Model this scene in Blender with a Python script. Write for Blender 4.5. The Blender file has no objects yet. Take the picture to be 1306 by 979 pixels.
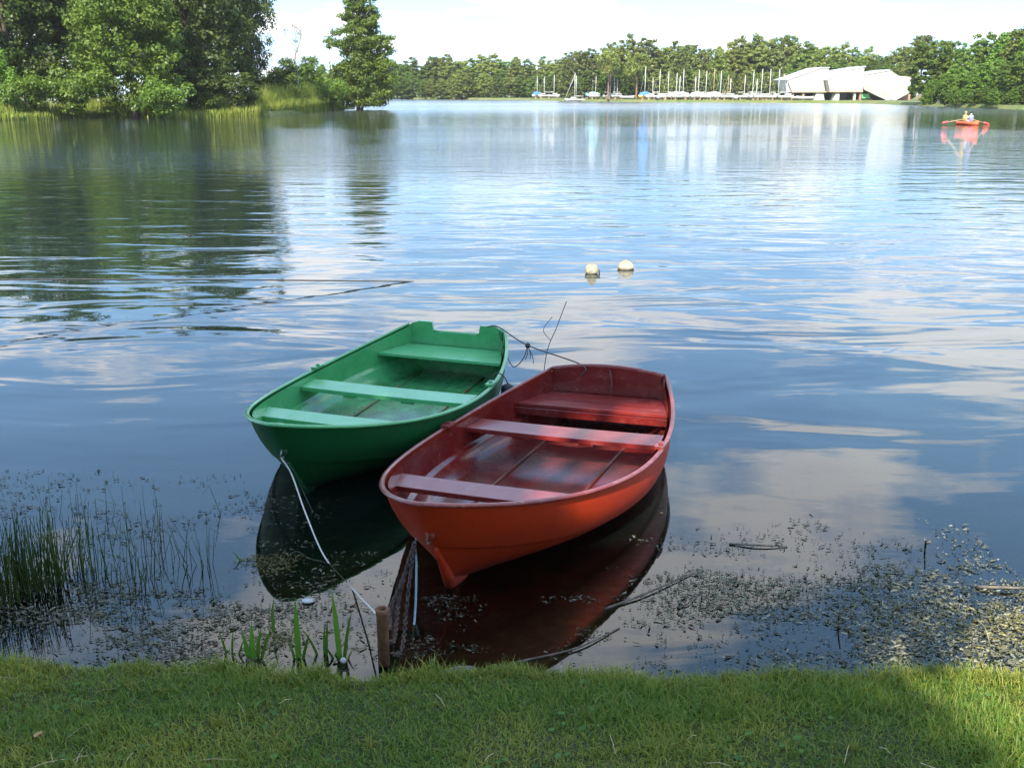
import bpy, bmesh, math, random
import numpy as np
from mathutils import Vector, Matrix

R = math.radians
SC = bpy.context.scene
COL = SC.collection
rng = np.random.default_rng(7)
random.seed(7)

# ------------------------------------------------------------------ camera
CAM_H, F_PX, HZ = 2.5, 1272.0, 117.0          # metres above the water, focal length and horizon in photo pixels
PITCH = math.atan((489.5 - HZ) / F_PX)
cam_d = bpy.data.cameras.new('camera')
cam = bpy.data.objects.new('camera', cam_d); COL.objects.link(cam)
cam.location = (0, 0, CAM_H); cam.rotation_euler = (math.pi / 2 - PITCH, 0, 0)
cam_d.sensor_width = 36; cam_d.lens = 36 * F_PX / 1306
cam_d.clip_start = 0.05; cam_d.clip_end = 6000
SC.camera = cam

# ------------------------------------------------------------------ light
SUN_EL = R(44); SUN_H = np.array([-0.25, -0.968])          # horizontal direction towards the sun
TO_SUN = np.array([SUN_H[0] * math.cos(SUN_EL), SUN_H[1] * math.cos(SUN_EL), math.sin(SUN_EL)])
sd = bpy.data.lights.new('sun', 'SUN'); sd.energy = 5.0; sd.angle = R(0.5); sd.color = (1.0, 0.93, 0.80)
sun = bpy.data.objects.new('sun', sd); COL.objects.link(sun)
sun.rotation_euler = Vector(TO_SUN).to_track_quat('Z', 'Y').to_euler(); sun.location = (-20, -20, 30)

W = bpy.data.worlds.new('World'); SC.world = W; W.use_nodes = True
nt = W.node_tree; nt.nodes.clear()
def N(t, **k):
    n = nt.nodes.new(t)
    for a, b in k.items(): setattr(n, a, b)
    return n
def L(a, b): nt.links.new(a, b)
out = N('ShaderNodeOutputWorld'); bg = N('ShaderNodeBackground'); L(bg.outputs[0], out.inputs[0])
bg.inputs[1].default_value = 0.14
sky = N('ShaderNodeTexSky', sky_type='NISHITA'); sky.sun_disc = False
sky.sun_elevation = SUN_EL; sky.sun_rotation = math.atan2(SUN_H[0], SUN_H[1])
sky.air_density = 0.85; sky.dust_density = 0.15; sky.ozone_density = 1.6; sky.altitude = 100
tc = N('ShaderNodeTexCoord'); sep = N('ShaderNodeSeparateXYZ'); L(tc.outputs['Generated'], sep.inputs[0])
def M2(op, a, b=None, c=None):
    n = N('ShaderNodeMath', operation=op)
    for i, v in enumerate((a, b, c)):
        if v is None: continue
        if isinstance(v, (int, float)): n.inputs[i].default_value = v
        else: L(v, n.inputs[i])
    return n.outputs[0]
zc = M2('MAXIMUM', sep.outputs[2], 0.0); zz = M2('ADD', zc, 0.09)
cx = M2('DIVIDE', sep.outputs[0], zz); cy = M2('DIVIDE', sep.outputs[1], zz)
cmb = N('ShaderNodeCombineXYZ'); L(cx, cmb.inputs[0]); L(cy, cmb.inputs[1]); cmb.inputs[2].default_value = 28.77
cn = N('ShaderNodeTexNoise'); L(cmb.outputs[0], cn.inputs['Vector'])
cn.inputs['Scale'].default_value = 1.15; cn.inputs['Detail'].default_value = 7; cn.inputs['Roughness'].default_value = 0.56
cr = N('ShaderNodeValToRGB'); L(cn.outputs[0], cr.inputs[0])
cr.color_ramp.elements[0].position = 0.50; cr.color_ramp.elements[0].color = (0, 0, 0, 1)
cr.color_ramp.elements[1].position = 0.585; cr.color_ramp.elements[1].color = (1, 1, 1, 1)
sky_fill = N('ShaderNodeMixRGB'); sky_fill.inputs[0].default_value = .7; L(sky.outputs[0], sky_fill.inputs[1]); sky_fill.inputs[2].default_value = (1.95, 3.7, 6.2, 1)   # flat blue added to lift the upper sky and dim the horizon
mx = N('ShaderNodeMixRGB'); L(cr.outputs[0], mx.inputs[0]); L(sky_fill.outputs[0], mx.inputs[1])
mx.inputs[2].default_value = (6.4, 6.5, 6.8, 1)
L(mx.outputs[0], bg.inputs[0])

SC.view_settings.view_transform = 'Standard'; SC.view_settings.look = 'None'
SC.view_settings.gamma = 1.0; SC.view_settings.use_curve_mapping = False
SC.view_settings.exposure = 1.12
SC.cycles.use_denoising = True
SC.cycles.max_bounces = 8; SC.cycles.transparent_max_bounces = 12
SC.cycles.caustics_reflective = False; SC.cycles.caustics_refractive = False
SC.cycles.sample_clamp_indirect = 6.0

# ------------------------------------------------------------------ helpers
def at(px, py, z=0.0):
    """point of height z that the photo shows at pixel (px, py)"""
    u = (px - 653) / F_PX; v = (489.5 - py) / F_PX
    c, s = math.cos(PITCH), math.sin(PITCH)
    d = np.array([u, c + v * s, -s + v * c]); t = (z - CAM_H) / d[2]
    return d * t + np.array([0, 0, CAM_H])
def at_dist(px, py, dist):
    """point at ground distance y = dist along the ray of a pixel"""
    u = (px - 653) / F_PX; v = (489.5 - py) / F_PX
    c, s = math.cos(PITCH), math.sin(PITCH)
    d = np.array([u, c + v * s, -s + v * c]); t = dist / d[1]
    return d * t + np.array([0, 0, CAM_H])

def tag(o, label=None, cat=None, group=None, kind=None):
    if label: o['label'] = label
    if cat: o['category'] = cat
    if group: o['group'] = group
    if kind: o['kind'] = kind
    return o
def thing(name, label, cat, loc=(0, 0, 0), rz=0.0, group=None):
    o = bpy.data.objects.new(name, None); COL.objects.link(o)
    o.empty_display_size = 0.1
    o.location = tuple(float(v) for v in loc); o.rotation_euler = (0, 0, rz)
    return tag(o, label, cat, group)
def add(name, me, mat, parent=None, loc=None, rz=0.0):
    o = bpy.data.objects.new(name, me); COL.objects.link(o)
    if mat is not None and not me.materials: me.materials.append(mat)
    if parent is not None: o.parent = parent
    if loc is not None: o.location = tuple(float(v) for v in loc)
    if rz: o.rotation_euler = (0, 0, rz)
    return o
def mesh(name, V, Fs, smooth=False):
    """V (n,3); Fs a list of int arrays (m,k)"""
    V = np.asarray(V, np.float32); me = bpy.data.meshes.new(name)
    Fs = [np.asarray(f, np.int32) for f in (Fs if isinstance(Fs, list) else [Fs]) if len(f)]
    nl = sum(f.size for f in Fs); nf = sum(len(f) for f in Fs)
    me.vertices.add(len(V)); me.vertices.foreach_set('co', V.ravel())
    me.loops.add(nl); me.polygons.add(nf)
    me.loops.foreach_set('vertex_index', np.concatenate([f.ravel() for f in Fs]))
    st = []; k = 0
    for f in Fs:
        st.append(np.arange(len(f)) * f.shape[1] + k); k += f.size
    me.polygons.foreach_set('loop_start', np.concatenate(st).astype(np.int32))
    me.update(calc_edges=True); me.validate()
    if smooth: me.polygons.foreach_set('use_smooth', np.ones(len(me.polygons), bool))
    return me
class MB:
    """collects small shapes; build() makes ONE mesh"""
    def __init__(s): s.v = []; s.f = []
    def put(s, V, F):
        k = len(s.v); s.v += [tuple(float(c) for c in p) for p in V]; s.f += [tuple(int(i) + k for i in q) for q in F]; return s
    def box(s, x0, x1, y0, y1, z0, z1):
        return s.put([(x0,y0,z0),(x1,y0,z0),(x1,y1,z0),(x0,y1,z0),(x0,y0,z1),(x1,y0,z1),(x1,y1,z1),(x0,y1,z1)],
                     [(0,3,2,1),(4,5,6,7),(0,1,5,4),(1,2,6,5),(2,3,7,6),(3,0,4,7)])
    def tube(s, pts, rad, n=8, cap=True):
        V, F = tube(pts, rad, n); k = len(V) // n
        F = [tuple(q) for q in F]
        if cap: F += [tuple(range(n))[::-1], tuple(range((k-1)*n, k*n))]
        return s.put(V, F)
    def prism(s, poly, y0, y1):
        """polygon in XZ extruded along Y"""
        n = len(poly); V = [(p[0], y0, p[1]) for p in poly] + [(p[0], y1, p[1]) for p in poly]
        F = [tuple(range(n)), tuple(range(n, 2*n))[::-1]] + [(i, i+n, (i+1) % n + n, (i+1) % n) for i in range(n)]
        return s.put(V, F)
    def lathe(s, prof, n=16, c=(0,0,0)):
        V = []
        for r, z in prof:
            for i in range(n):
                a = 2*math.pi*i/n; V.append((c[0]+r*math.cos(a), c[1]+r*math.sin(a), c[2]+z))
        F = [(j*n+i, j*n+(i+1)%n, (j+1)*n+(i+1)%n, (j+1)*n+i) for j in range(len(prof)-1) for i in range(n)]
        return s.put(V, F)
    def build(s, name, mat, parent=None, smooth=False, bevel=0.0, loc=None, rz=0.0):
        me = bpy.data.meshes.new(name); me.from_pydata(s.v, [], s.f)
        bm = bmesh.new(); bm.from_mesh(me); bmesh.ops.remove_doubles(bm, verts=bm.verts, dist=1e-5)
        bmesh.ops.recalc_face_normals(bm, faces=bm.faces)
        if bevel: bmesh.ops.bevel(bm, geom=bm.edges[:], offset=bevel, segments=2, affect='EDGES', profile=0.7)
        bm.to_mesh(me); bm.free()
        if smooth: me.polygons.foreach_set('use_smooth', np.ones(len(me.polygons), bool))
        return add(name, me, mat, parent, loc, rz)
def tube(pts, rad, n=8):
    P = np.asarray(pts, float); m = len(P); rad = np.broadcast_to(np.asarray(rad, float), (m,))
    T = np.gradient(P, axis=0); T /= np.linalg.norm(T, axis=1)[:, None] + 1e-12
    a = np.array([0, 0, 1.0]) if abs(T[0, 2]) < .9 else np.array([1.0, 0, 0])
    u = np.cross(T[0], a); u /= np.linalg.norm(u); V = []
    th = np.arange(n) * 2 * np.pi / n
    for i in range(m):
        u = u - T[i] * (u @ T[i]); u /= np.linalg.norm(u) + 1e-12; w = np.cross(T[i], u)
        V.append(P[i] + rad[i] * (np.cos(th)[:, None] * u + np.sin(th)[:, None] * w))
    V = np.concatenate(V)
    F = [(j*n+i, j*n+(i+1)%n, (j+1)*n+(i+1)%n, (j+1)*n+i) for j in range(m-1) for i in range(n)]
    return V, np.array(F)
def smooth_path(pts, n=24):
    """Catmull-Rom through the points"""
    P = np.asarray(pts, float); P = np.vstack([2*P[0]-P[1], P, 2*P[-1]-P[-2]]); o = []
    for i in range(1, len(P)-2):
        for t in np.linspace(0, 1, n, endpoint=False):
            a, b, c, d = P[i-1:i+3]
            o.append(.5*((2*b)+(-a+c)*t+(2*a-5*b+4*c-d)*t*t+(-a+3*b-3*c+d)*t**3))
    return np.array(o + [P[-2]])
_perm = np.random.default_rng(3).random((64, 64))
def vnoise(x, y):
    xi = np.floor(x).astype(int); yi = np.floor(y).astype(int); fx = x - xi; fy = y - yi
    fx = fx*fx*(3-2*fx); fy = fy*fy*(3-2*fy); g = lambda a, b: _perm[a % 64, b % 64]
    return (g(xi, yi)*(1-fx)+g(xi+1, yi)*fx)*(1-fy)+(g(xi, yi+1)*(1-fx)+g(xi+1, yi+1)*fx)*fy
def fbm(x, y, o=4):
    s = 0; a = .5
    for i in range(o): s = s + a*vnoise(x*2**i+i*7.3, y*2**i+i*3.1); a *= .5
    return s / (1-.5**o)

# ------------------------------------------------------------------ materials
class Mat:
    def __init__(s, name):
        s.m = bpy.data.materials.new(name); s.m.use_nodes = True; s.t = s.m.node_tree
        s.bs = s.t.nodes['Principled BSDF']; s.out = s.t.nodes['Material Output']
    def n(s, t, **k):
        q = s.t.nodes.new(t)
        for a, b in k.items(): setattr(q, a, b)
        return q
    def l(s, a, b): s.t.links.new(a, b)
    def coord(s, scale=(1, 1, 1), kind='Object'):
        tc = s.n('ShaderNodeTexCoord'); mp = s.n('ShaderNodeMapping'); s.l(tc.outputs[kind], mp.inputs[0])
        mp.inputs['Scale'].default_value = scale; return mp.outputs[0]
    def noise(s, scale, detail=4, rough=.55, vec=None, dist=0.0):
        q = s.n('ShaderNodeTexNoise'); q.inputs['Scale'].default_value = scale; q.inputs['Detail'].default_value = detail
        q.inputs['Roughness'].default_value = rough; q.inputs['Distortion'].default_value = dist
        if vec is not None: s.l(vec, q.inputs['Vector'])
        return q.outputs[0]
    def ramp(s, fac, stops):
        q = s.n('ShaderNodeValToRGB'); s.l(fac, q.inputs[0]); e = q.color_ramp.elements
        while len(e) < len(stops): e.new(0.5)
        for i, (p, c) in enumerate(stops):
            e[i].position = p; e[i].color = (c, c, c, 1) if isinstance(c, (int, float)) else (*c, 1)
        return q.outputs[0]
    def mix(s, fac, a, b, mode='MIX'):
        q = s.n('ShaderNodeMixRGB', blend_type=mode)
        for i, v in enumerate((fac, a, b)):
            if isinstance(v, (int, float)): q.inputs[i].default_value = v if i == 0 else (v, v, v, 1)
            elif isinstance(v, tuple): q.inputs[i].default_value = (*v, 1)
            else: s.l(v, q.inputs[i])
        return q.outputs[0]
    def math(s, op, a, b=None, c=None):
        q = s.n('ShaderNodeMath', operation=op)
        for i, v in enumerate((a, b, c)):
            if v is None: continue
            if isinstance(v, (int, float)): q.inputs[i].default_value = v
            else: s.l(v, q.inputs[i])
        return q.outputs[0]
    def bump(s, h, strength=.3, dist=.01):
        q = s.n('ShaderNodeBump'); q.inputs['Strength'].default_value = strength; q.inputs['Distance'].default_value = dist
        s.l(h, q.inputs['Height']); s.l(q.outputs[0], s.bs.inputs['Normal']); return q
    def base(s, v):
        if isinstance(v, tuple): s.bs.inputs['Base Color'].default_value = (*v, 1)
        else: s.l(v, s.bs.inputs['Base Color'])
    def rough(s, v):
        if isinstance(v, (int, float)): s.bs.inputs['Roughness'].default_value = v
        else: s.l(v, s.bs.inputs['Roughness'])
def simple(name, c1, c2, scale=6, rough=.6, bump=0.0, bd=.01, metal=0.0, detail=5, stretch=(1, 1, 1)):
    m = Mat(name); v = m.coord(stretch); nz = m.noise(scale, detail, .6, v)
    m.base(m.ramp(nz, [(.35, c1), (.65, c2)])); m.rough(rough); m.bs.inputs['Metallic'].default_value = metal
    if bump: m.bump(nz, bump, bd)
    return m.m

def paint(name, c, cd, rough=.28, scuff=None, scuff_amt=0.0, coat=.3, spec=.5):
    """old boat paint: brush-mark relief, chips, grime"""
    m = Mat(name); v = m.coord()
    n1 = m.noise(3.2, 5, .6, v); n2 = m.noise(26, 4, .6, v); n3 = m.noise(90, 3, .6, m.coord((.25, 1, 1)))
    col = m.mix(m.ramp(n1, [(.35, 0.0), (.7, 1.0)]), c, cd)
    spots = m.ramp(n2, [(.66, 0.0), (.72, 1.0)])
    col = m.mix(m.math('MULTIPLY', spots, .55), col, tuple(.35*x+.01 for x in cd))
    if scuff:
        n4 = m.noise(5.5, 6, .7, v); n5 = m.noise(60, 5, .7, m.coord((1, .3, 1)))
        sc = m.math('MULTIPLY', m.ramp(n4, [(.46, 0.0), (.60, 1.0)]), m.ramp(n5, [(.42, 0.0), (.62, 1.0)]))
        col = m.mix(m.math('MULTIPLY', sc, scuff_amt), col, scuff)
    # slime and silt just above the waterline, ragged upper edge
    sp = m.n('ShaderNodeSeparateXYZ'); m.l(v, sp.inputs[0])
    n6 = m.noise(9, 5, .65, m.coord((1, 1, .4)))
    wl = m.ramp(m.math('MULTIPLY_ADD', n6, .16, m.math('MULTIPLY', sp.outputs[2], -1.0)), [(.0, 0.0), (.045, 1.0)])
    col = m.mix(m.math('MULTIPLY', wl, .60), col, tuple(.30*x+.012 for x in cd))
    chips = m.ramp(m.noise(34, 4, .6, v), [(.68, 0.0), (.70, 1.0)])
    col = m.mix(m.math('MULTIPLY', chips, .7), col, (.16, .13, .11))
    m.base(col)
    m.rough(m.ramp(n1, [(.3, rough), (.7, rough + .16)]))
    m.bs.inputs['Coat Weight'].default_value = coat; m.bs.inputs['Coat Roughness'].default_value = .10; m.bs.inputs['Specular IOR Level'].default_value = spec
    hh = m.mix(.5, n3, n2); m.bump(hh, .22, .004)
    return m.m
def leaf_mat(name, dark, light, trans=.35, hue=.022, tcol=None):
    m = Mat(name); t = m.t; t.nodes.remove(m.bs)
    a = m.n('ShaderNodeAttribute', attribute_name='tint'); oi = m.n('ShaderNodeObjectInfo')
    c = m.mix(a.outputs['Fac'], dark, light)
    hs = m.n('ShaderNodeHueSaturation'); m.l(c, hs.inputs['Color'])
    m.l(m.math('MULTIPLY_ADD', oi.outputs['Random'], hue, .5 - hue/2), hs.inputs['Hue'])
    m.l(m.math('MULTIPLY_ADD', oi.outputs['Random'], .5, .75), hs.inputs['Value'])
    d = m.n('ShaderNodeBsdfDiffuse'); tr = m.n('ShaderNodeBsdfTranslucent'); g = m.n('ShaderNodeBsdfGlossy')
    m.l(hs.outputs[0], d.inputs[0]); m.l(m.mix(1.0, hs.outputs[0], (1.25, 1.3, .6), 'MULTIPLY'), tr.inputs[0])
    g.inputs['Roughness'].default_value = .5; g.inputs[0].default_value = (.8, .85, .8, 1)
    s1 = m.n('ShaderNodeMixShader'); s1.inputs[0].default_value = trans; m.l(d.outputs[0], s1.inputs[1]); m.l(tr.outputs[0], s1.inputs[2])
    s2 = m.n('ShaderNodeMixShader'); s2.inputs[0].default_value = .025; m.l(s1.outputs[0], s2.inputs[1]); m.l(g.outputs[0], s2.inputs[2])
    m.l(s2.outputs[0], m.out.inputs[0]); return m.m

M = {}
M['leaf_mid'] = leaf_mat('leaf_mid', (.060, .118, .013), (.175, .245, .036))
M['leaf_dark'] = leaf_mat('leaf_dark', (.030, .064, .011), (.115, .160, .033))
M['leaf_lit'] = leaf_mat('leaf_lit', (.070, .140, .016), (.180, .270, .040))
M['leaf_yellow'] = leaf_mat('leaf_yellow', (.095, .120, .026), (.195, .220, .062))
M['leaf_far'] = leaf_mat('leaf_far', (.115, .155, .026), (.250, .285, .060), hue=.022)
M['reed'] = leaf_mat('reed_blade', (.120, .175, .025), (.290, .290, .065), .3)
M['rush'] = leaf_mat('rush_stem', (.026, .055, .012), (.095, .140, .030), .2)
M['iris'] = leaf_mat('iris_leaf', (.050, .130, .016), (.110, .230, .030), .4)
M['grass'] = leaf_mat('grass_blade', (.050, .125, .008), (.340, .310, .060), .3)
M['clover'] = leaf_mat('broad_leaf', (.040, .120, .020), (.100, .220, .040), .3)
M['weed'] = leaf_mat('pondweed', (.060, .064, .040), (.250, .245, .185), .1)
M['algae'] = leaf_mat('algae', (.100, .090, .030), (.240, .210, .090), .1)
M['bark'] = simple('bark', (.035, .026, .018), (.10, .078, .055), 9, .9, .6, .03, stretch=(1, 1, .25))
M['pine_bark'] = simple('pine_bark', (.16, .085, .045), (.30, .18, .11), 6, .9, .5, .03, stretch=(1, 1, .3))
M['dead_wood'] = simple('dead_wood', (.24, .20, .16), (.42, .38, .33), 7, .9, .4, .02, stretch=(1, 1, .25))
M['red_out'] = paint('orange_hull_paint', (.38, .030, .004), (.30, .022, .004), .42, None, 0, .0, .28)
M['red_in'] = paint('crimson_inside_paint', (.150, .011, .009), (.100, .007, .006), .16, (.28, .10, .085), .45)
M['red_seat'] = paint('crimson_seat_paint', (.200, .018, .014), (.150, .012, .011), .28, (.32, .12, .11), .35)
M['red_rim'] = paint('worn_crimson_rim_paint', (.20, .022, .018), (.14, .013, .012), .26, (.38, .20, .17), .55)
M['green_out'] = paint('green_hull_paint', (.005, .082, .022), (.004, .060, .016), .42, None, 0, .0, .28)
M['green_in'] = paint('green_inside_paint', (.062, .330, .112), (.044, .260, .084), .18, (.13, .40, .22), .4)
M['green_seat'] = paint('green_seat_paint', (.090, .400, .165), (.070, .330, .130), .27, (.18, .45, .28), .3)
M['rust'] = simple('rusty_iron', (.075, .034, .018), (.23, .105, .045), 22, .85, .6, .006)
M['chain'] = simple('rusty_chain', (.045, .032, .026), (.13, .088, .068), 30, .7, .4, .004, .4)
M['galv'] = simple('dull_metal', (.20, .20, .20), (.38, .38, .37), 25, .45, .2, .003, .8)
M['rope_white'] = simple('white_rope', (.45, .44, .40), (.68, .66, .62), 90, .9, .5, .004)
M['rope_blue'] = simple('pale_blue_rope', (.16, .25, .30), (.30, .42, .47), 90, .9, .5, .004)
M['wire'] = simple('dark_wire', (.020, .020, .022), (.06, .058, .055), 60, .6)
M['rubber'] = simple('black_rubber', (.010, .010, .011), (.025, .025, .026), 20, .55)
M['dark_groove'] = simple('dark_floor_strip', (.075, .016, .012), (.14, .030, .020), 14, .5, .3, .004)
M['green_groove'] = simple('green_floor_strip', (.16, .055, .020), (.03, .20, .075), 5, .5, .3, .004)
M['stone'] = simple('shore_stone', (.09, .085, .07), (.22, .20, .17), 8, .9, .7, .02)
M['buoy'] = simple('weathered_white_plastic', (.24, .20, .12), (.46, .40, .29), 9, .5, .2, .004)
M['stick'] = simple('wet_stick', (.05, .040, .030), (.16, .13, .10), 18, .7, .4, .004)
M['straw'] = simple('dry_straw', (.33, .27, .15), (.50, .43, .27), 20, .8)
M['dead_leaf'] = simple('dead_leaf', (.30, .16, .06), (.42, .26, .12), 20, .8)
M['white_paint'] = simple('white_gelcoat', (.36, .36, .36), (.48, .48, .47), 1.5, .35)
M['tarp_white'] = simple('white_tarpaulin', (.34, .34, .35), (.46, .46, .48), 2.5, .6, .5, .08)
M['tarp_blue'] = simple('blue_tarpaulin', (.05, .16, .42), (.10, .26, .58), 2.5, .6, .5, .08)
M['tarp_teal'] = simple('pale_blue_tarpaulin', (.20, .45, .55), (.32, .58, .66), 2.5, .6, .5, .08)
M['alu'] = simple('pale_mast', (.60, .58, .54), (.74, .72, .68), 2, .45, 0, metal=.2)
M['wood_mast'] = simple('varnished_mast', (.42, .25, .14), (.55, .36, .22), 2, .5)
M['navy'] = simple('dark_hull_paint', (.03, .06, .08), (.05, .10, .12), 2, .35)
M['yellow_hull'] = simple('yellow_hull_paint', (.60, .44, .08), (.72, .54, .14), 2, .35)
M['concrete'] = simple('white_concrete', (.44, .43, .405), (.56, .55, .52), .5, .85, .2, .05)
M['concrete_cream'] = simple('cream_concrete', (.36, .345, .305), (.47, .455, .41), .45, .85, .2, .05)
M['roof_sheet'] = simple('pale_roof_sheet', (.36, .40, .45), (.48, .52, .58), .6, .5)
M['brown_band'] = simple('tan_fascia', (.34, .25, .17), (.46, .35, .25), .8, .8)
M['brick'] = simple('reddish_brick', (.30, .16, .12), (.42, .25, .19), 1.2, .85)
M['dark_glass'] = simple('dark_glazing', (.03, .035, .04), (.06, .065, .07), 1, .15)
M['green_panel'] = simple('green_panel_paint', (.16, .48, .22), (.22, .58, .28), 1, .6)
M['orange_boat'] = simple('bright_orange_plastic', (.75, .10, .03), (.85, .16, .06), 3, .4)
M['skin'] = simple('skin', (.46, .28, .20), (.54, .34, .25), 4, .6)
M['yellow_vest'] = simple('yellow_vest', (.80, .52, .04), (.88, .62, .10), 6, .8)
M['white_cloth'] = simple('white_shirt', (.70, .70, .72), (.82, .82, .84), 6, .9)
M['blue_cloth'] = simple('blue_grey_vest', (.20, .22, .42), (.28, .30, .52), 6, .9)
M['dark_hair'] = simple('dark_hair', (.02, .016, .012), (.05, .04, .03), 10, .7)
M['fair_hair'] = simple('fair_hair', (.35, .22, .10), (.45, .30, .16), 10, .7)
M['oar_wood'] = simple('oar_wood', (.55, .40, .24), (.65, .50, .32), 4, .6)
M['oar_red'] = simple('red_oar_blade', (.75, .08, .07), (.85, .14, .12), 4, .5)

# ------------------------------------------------------------------ the lake
def water_mat():
    m = Mat('lake_water'); t = m.t; t.nodes.remove(m.bs)
    g = m.n('ShaderNodeNewGeometry'); sp = m.n('ShaderNodeSeparateXYZ'); m.l(g.outputs['Position'], sp.inputs[0]); pos = g.outputs['Position']
    def mp(sc, loc=(0, 0, 0), rz=0):
        q = m.n('ShaderNodeMapping'); m.l(pos, q.inputs[0]); q.inputs['Scale'].default_value = sc
        q.inputs['Location'].default_value = loc; q.inputs['Rotation'].default_value = (0, 0, rz); return q.outputs[0]
    yv = sp.outputs[1]
    def rr(a, b, lo, hi):
        q = m.n('ShaderNodeMapRange'); q.interpolation_type = 'SMOOTHSTEP'; m.l(yv, q.inputs[0])
        q.inputs[1].default_value = a; q.inputs[2].default_value = b; q.inputs[3].default_value = lo; q.inputs[4].default_value = hi; return q.outputs[0]
    # long lazy undulations, then ripples, then fine breeze ripple out on the lake
    swell = m.noise(1.0, 2, .45, mp((.42, 1.05, 1), (3, 1, 0), R(5)), .6)
    ripple = m.noise(1.0, 3, .5, mp((1.1, 3.2, 1), (0, 7, 0), R(-6)), .5)
    breeze = m.noise(1.0, 3, .6, mp((3.2, 6.0, 1), (9, 0, 0)))
    patch = m.ramp(m.noise(1.0, 3, .5, mp((.012, .030, 1), (4, 2, 0))), [(.38, .18), (.62, 1.0)])
    h = m.math('MULTIPLY', swell, rr(4, 12, .006, .036))
    h = m.math('MULTIPLY_ADD', ripple, rr(6, 26, .0008, .0085), h)
    wob = m.math('MULTIPLY_ADD', m.noise(1.0, 3, .5, mp((.02, .02, 1), (1, 5, 0))), 40.0, m.math('ADD', yv, -20.0))
    band = m.n('ShaderNodeFloatCurve'); m.l(m.math('DIVIDE', wob, 250.0), band.inputs['Value']); cv = band.mapping.curves[0]
    for a, b in ((.05, 0), (.13, .10), (.18, .75), (.25, .75), (.31, .15), (.46, .15), (.60, .9)): cv.points.new(a, b)
    cv.points[0].location = (0, 0); cv.points[-1].location = (1, 1); band.mapping.update()
    h = m.math('MULTIPLY_ADD', m.math('MULTIPLY', breeze, patch), m.math('MULTIPLY', band.outputs[0], .038), h)
    bp = m.n('ShaderNodeBump'); bp.inputs['Strength'].default_value = 1; bp.inputs['Distance'].default_value = 1; m.l(h, bp.inputs['Height'])
    fr = m.n('ShaderNodeFresnel'); fr.inputs['IOR'].default_value = 1.62; m.l(bp.outputs[0], fr.inputs['Normal'])
    gl = m.n('ShaderNodeBsdfGlossy'); m.l(rr(50, 200, .012, .22), gl.inputs['Roughness']); m.l(bp.outputs[0], gl.inputs['Normal'])
    gl.inputs[0].default_value = (1, 1, 1, 1)
    tr = m.n('ShaderNodeBsdfTransparent'); tr.inputs[0].default_value = (.50, .52, .36, 1)
    df = m.n('ShaderNodeBsdfDiffuse'); df.inputs[0].default_value = (.012, .022, .020, 1)
    deep = m.n('ShaderNodeMixShader'); m.l(rr(4.6, 8.5, .05, 1.0), deep.inputs[0]); m.l(tr.outputs[0], deep.inputs[1]); m.l(df.outputs[0], deep.inputs[2])
    mx = m.n('ShaderNodeMixShader'); m.l(fr.outputs[0], mx.inputs[0]); m.l(deep.outputs[0], mx.inputs[1]); m.l(gl.outputs[0], mx.inputs[2])
    m.l(mx.outputs[0], m.out.inputs[0]); return m.m
lake = add('lake', mesh('lake', [(-900, 2.6, 0), (900, 2.6, 0), (900, 1200, 0), (-900, 1200, 0)], [np.array([[0, 1, 2, 3]])]), water_mat())
tag(lake, kind='structure')

# lake bed: shallow shelf at the bank, then falling away
def grid(xs, ys, zf):
    X, Y = np.meshgrid(xs, ys); Z = zf(X, Y); nx, ny = len(xs), len(ys)
    V = np.stack([X, Y, Z], -1).reshape(-1, 3)
    i = np.arange((ny-1)*nx).reshape(ny-1, nx)[:, :-1].ravel()
    return V, np.stack([i, i+1, i+nx+1, i+nx], 1)
m = Mat('lake_mud'); v = m.coord(); n1 = m.noise(2.2, 6, .65, v); n2 = m.noise(14, 5, .6, v)
m.base(m.mix(m.ramp(n2, [(.4, 0.0), (.65, .6)]), m.ramp(n1, [(.35, (.014, .014, .006)), (.52, (.070, .060, .022)), (.70, (.17, .14, .05))]), (.02, .025, .010)))
m.rough(.9); m.bump(n2, .6, .03); M['mud'] = m.m
ys = np.concatenate([np.linspace(3.3, 12, 60), np.linspace(14, 1300, 24)]); xs = np.concatenate([np.linspace(-900, -9, 12), np.linspace(-8, 8, 90), np.linspace(9, 900, 12)])
V, Fq = grid(xs, ys, lambda X, Y: -.10 - .11*np.clip(Y-3.7, 0, 4) - .25*np.clip(Y-7.7, 0, 12) + .05*(fbm(X*1.4+20, Y*1.4+20)-.5))
tag(add('lake_bed', mesh('lake_bed', V, [Fq], True), M['mud']), kind='structure')

# ------------------------------------------------------------------ near bank
def edge_y(x):
    x = np.asarray(x, float)
    return 3.80 + .05*np.clip(-x-.8, 0, 2) + .18*(fbm(x*1.3+11, x*0+3.3)-.5) + .13*(fbm(x*5+5, x*0+9.1)-.5) - .05*np.exp(-((x-1.0)/.5)**2)
def bank_z(x, y):
    e = edge_y(x); d = e - y                      # metres inland of the edge
    top = .085 + .20*np.clip(d, 0, 6)**.96 + .035*(fbm(x*1.1+30, y*1.1+8)-.5) + .018*(fbm(x*5+3, y*5+2)-.5)
    top = np.where(d > 6, .085+.20*6**.96 + .03*(d-6), top)
    return np.where(d > 0, top, .085 - np.clip(-d, 0, .4)*1.6)
m = Mat('bank_soil'); v = m.coord(); n1 = m.noise(3.5, 6, .65, v); n2 = m.noise(30, 5, .6, v)
m.base(m.mix(m.ramp(n2, [(.4, 0.0), (.6, 1.0)]), m.ramp(n1, [(.35, (.014, .026, .003)), (.65, (.034, .046, .007))]), (.024, .026, .006)))
m.rough(.95); m.bump(n2, .8, .02); M['soil'] = m.m
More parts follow.
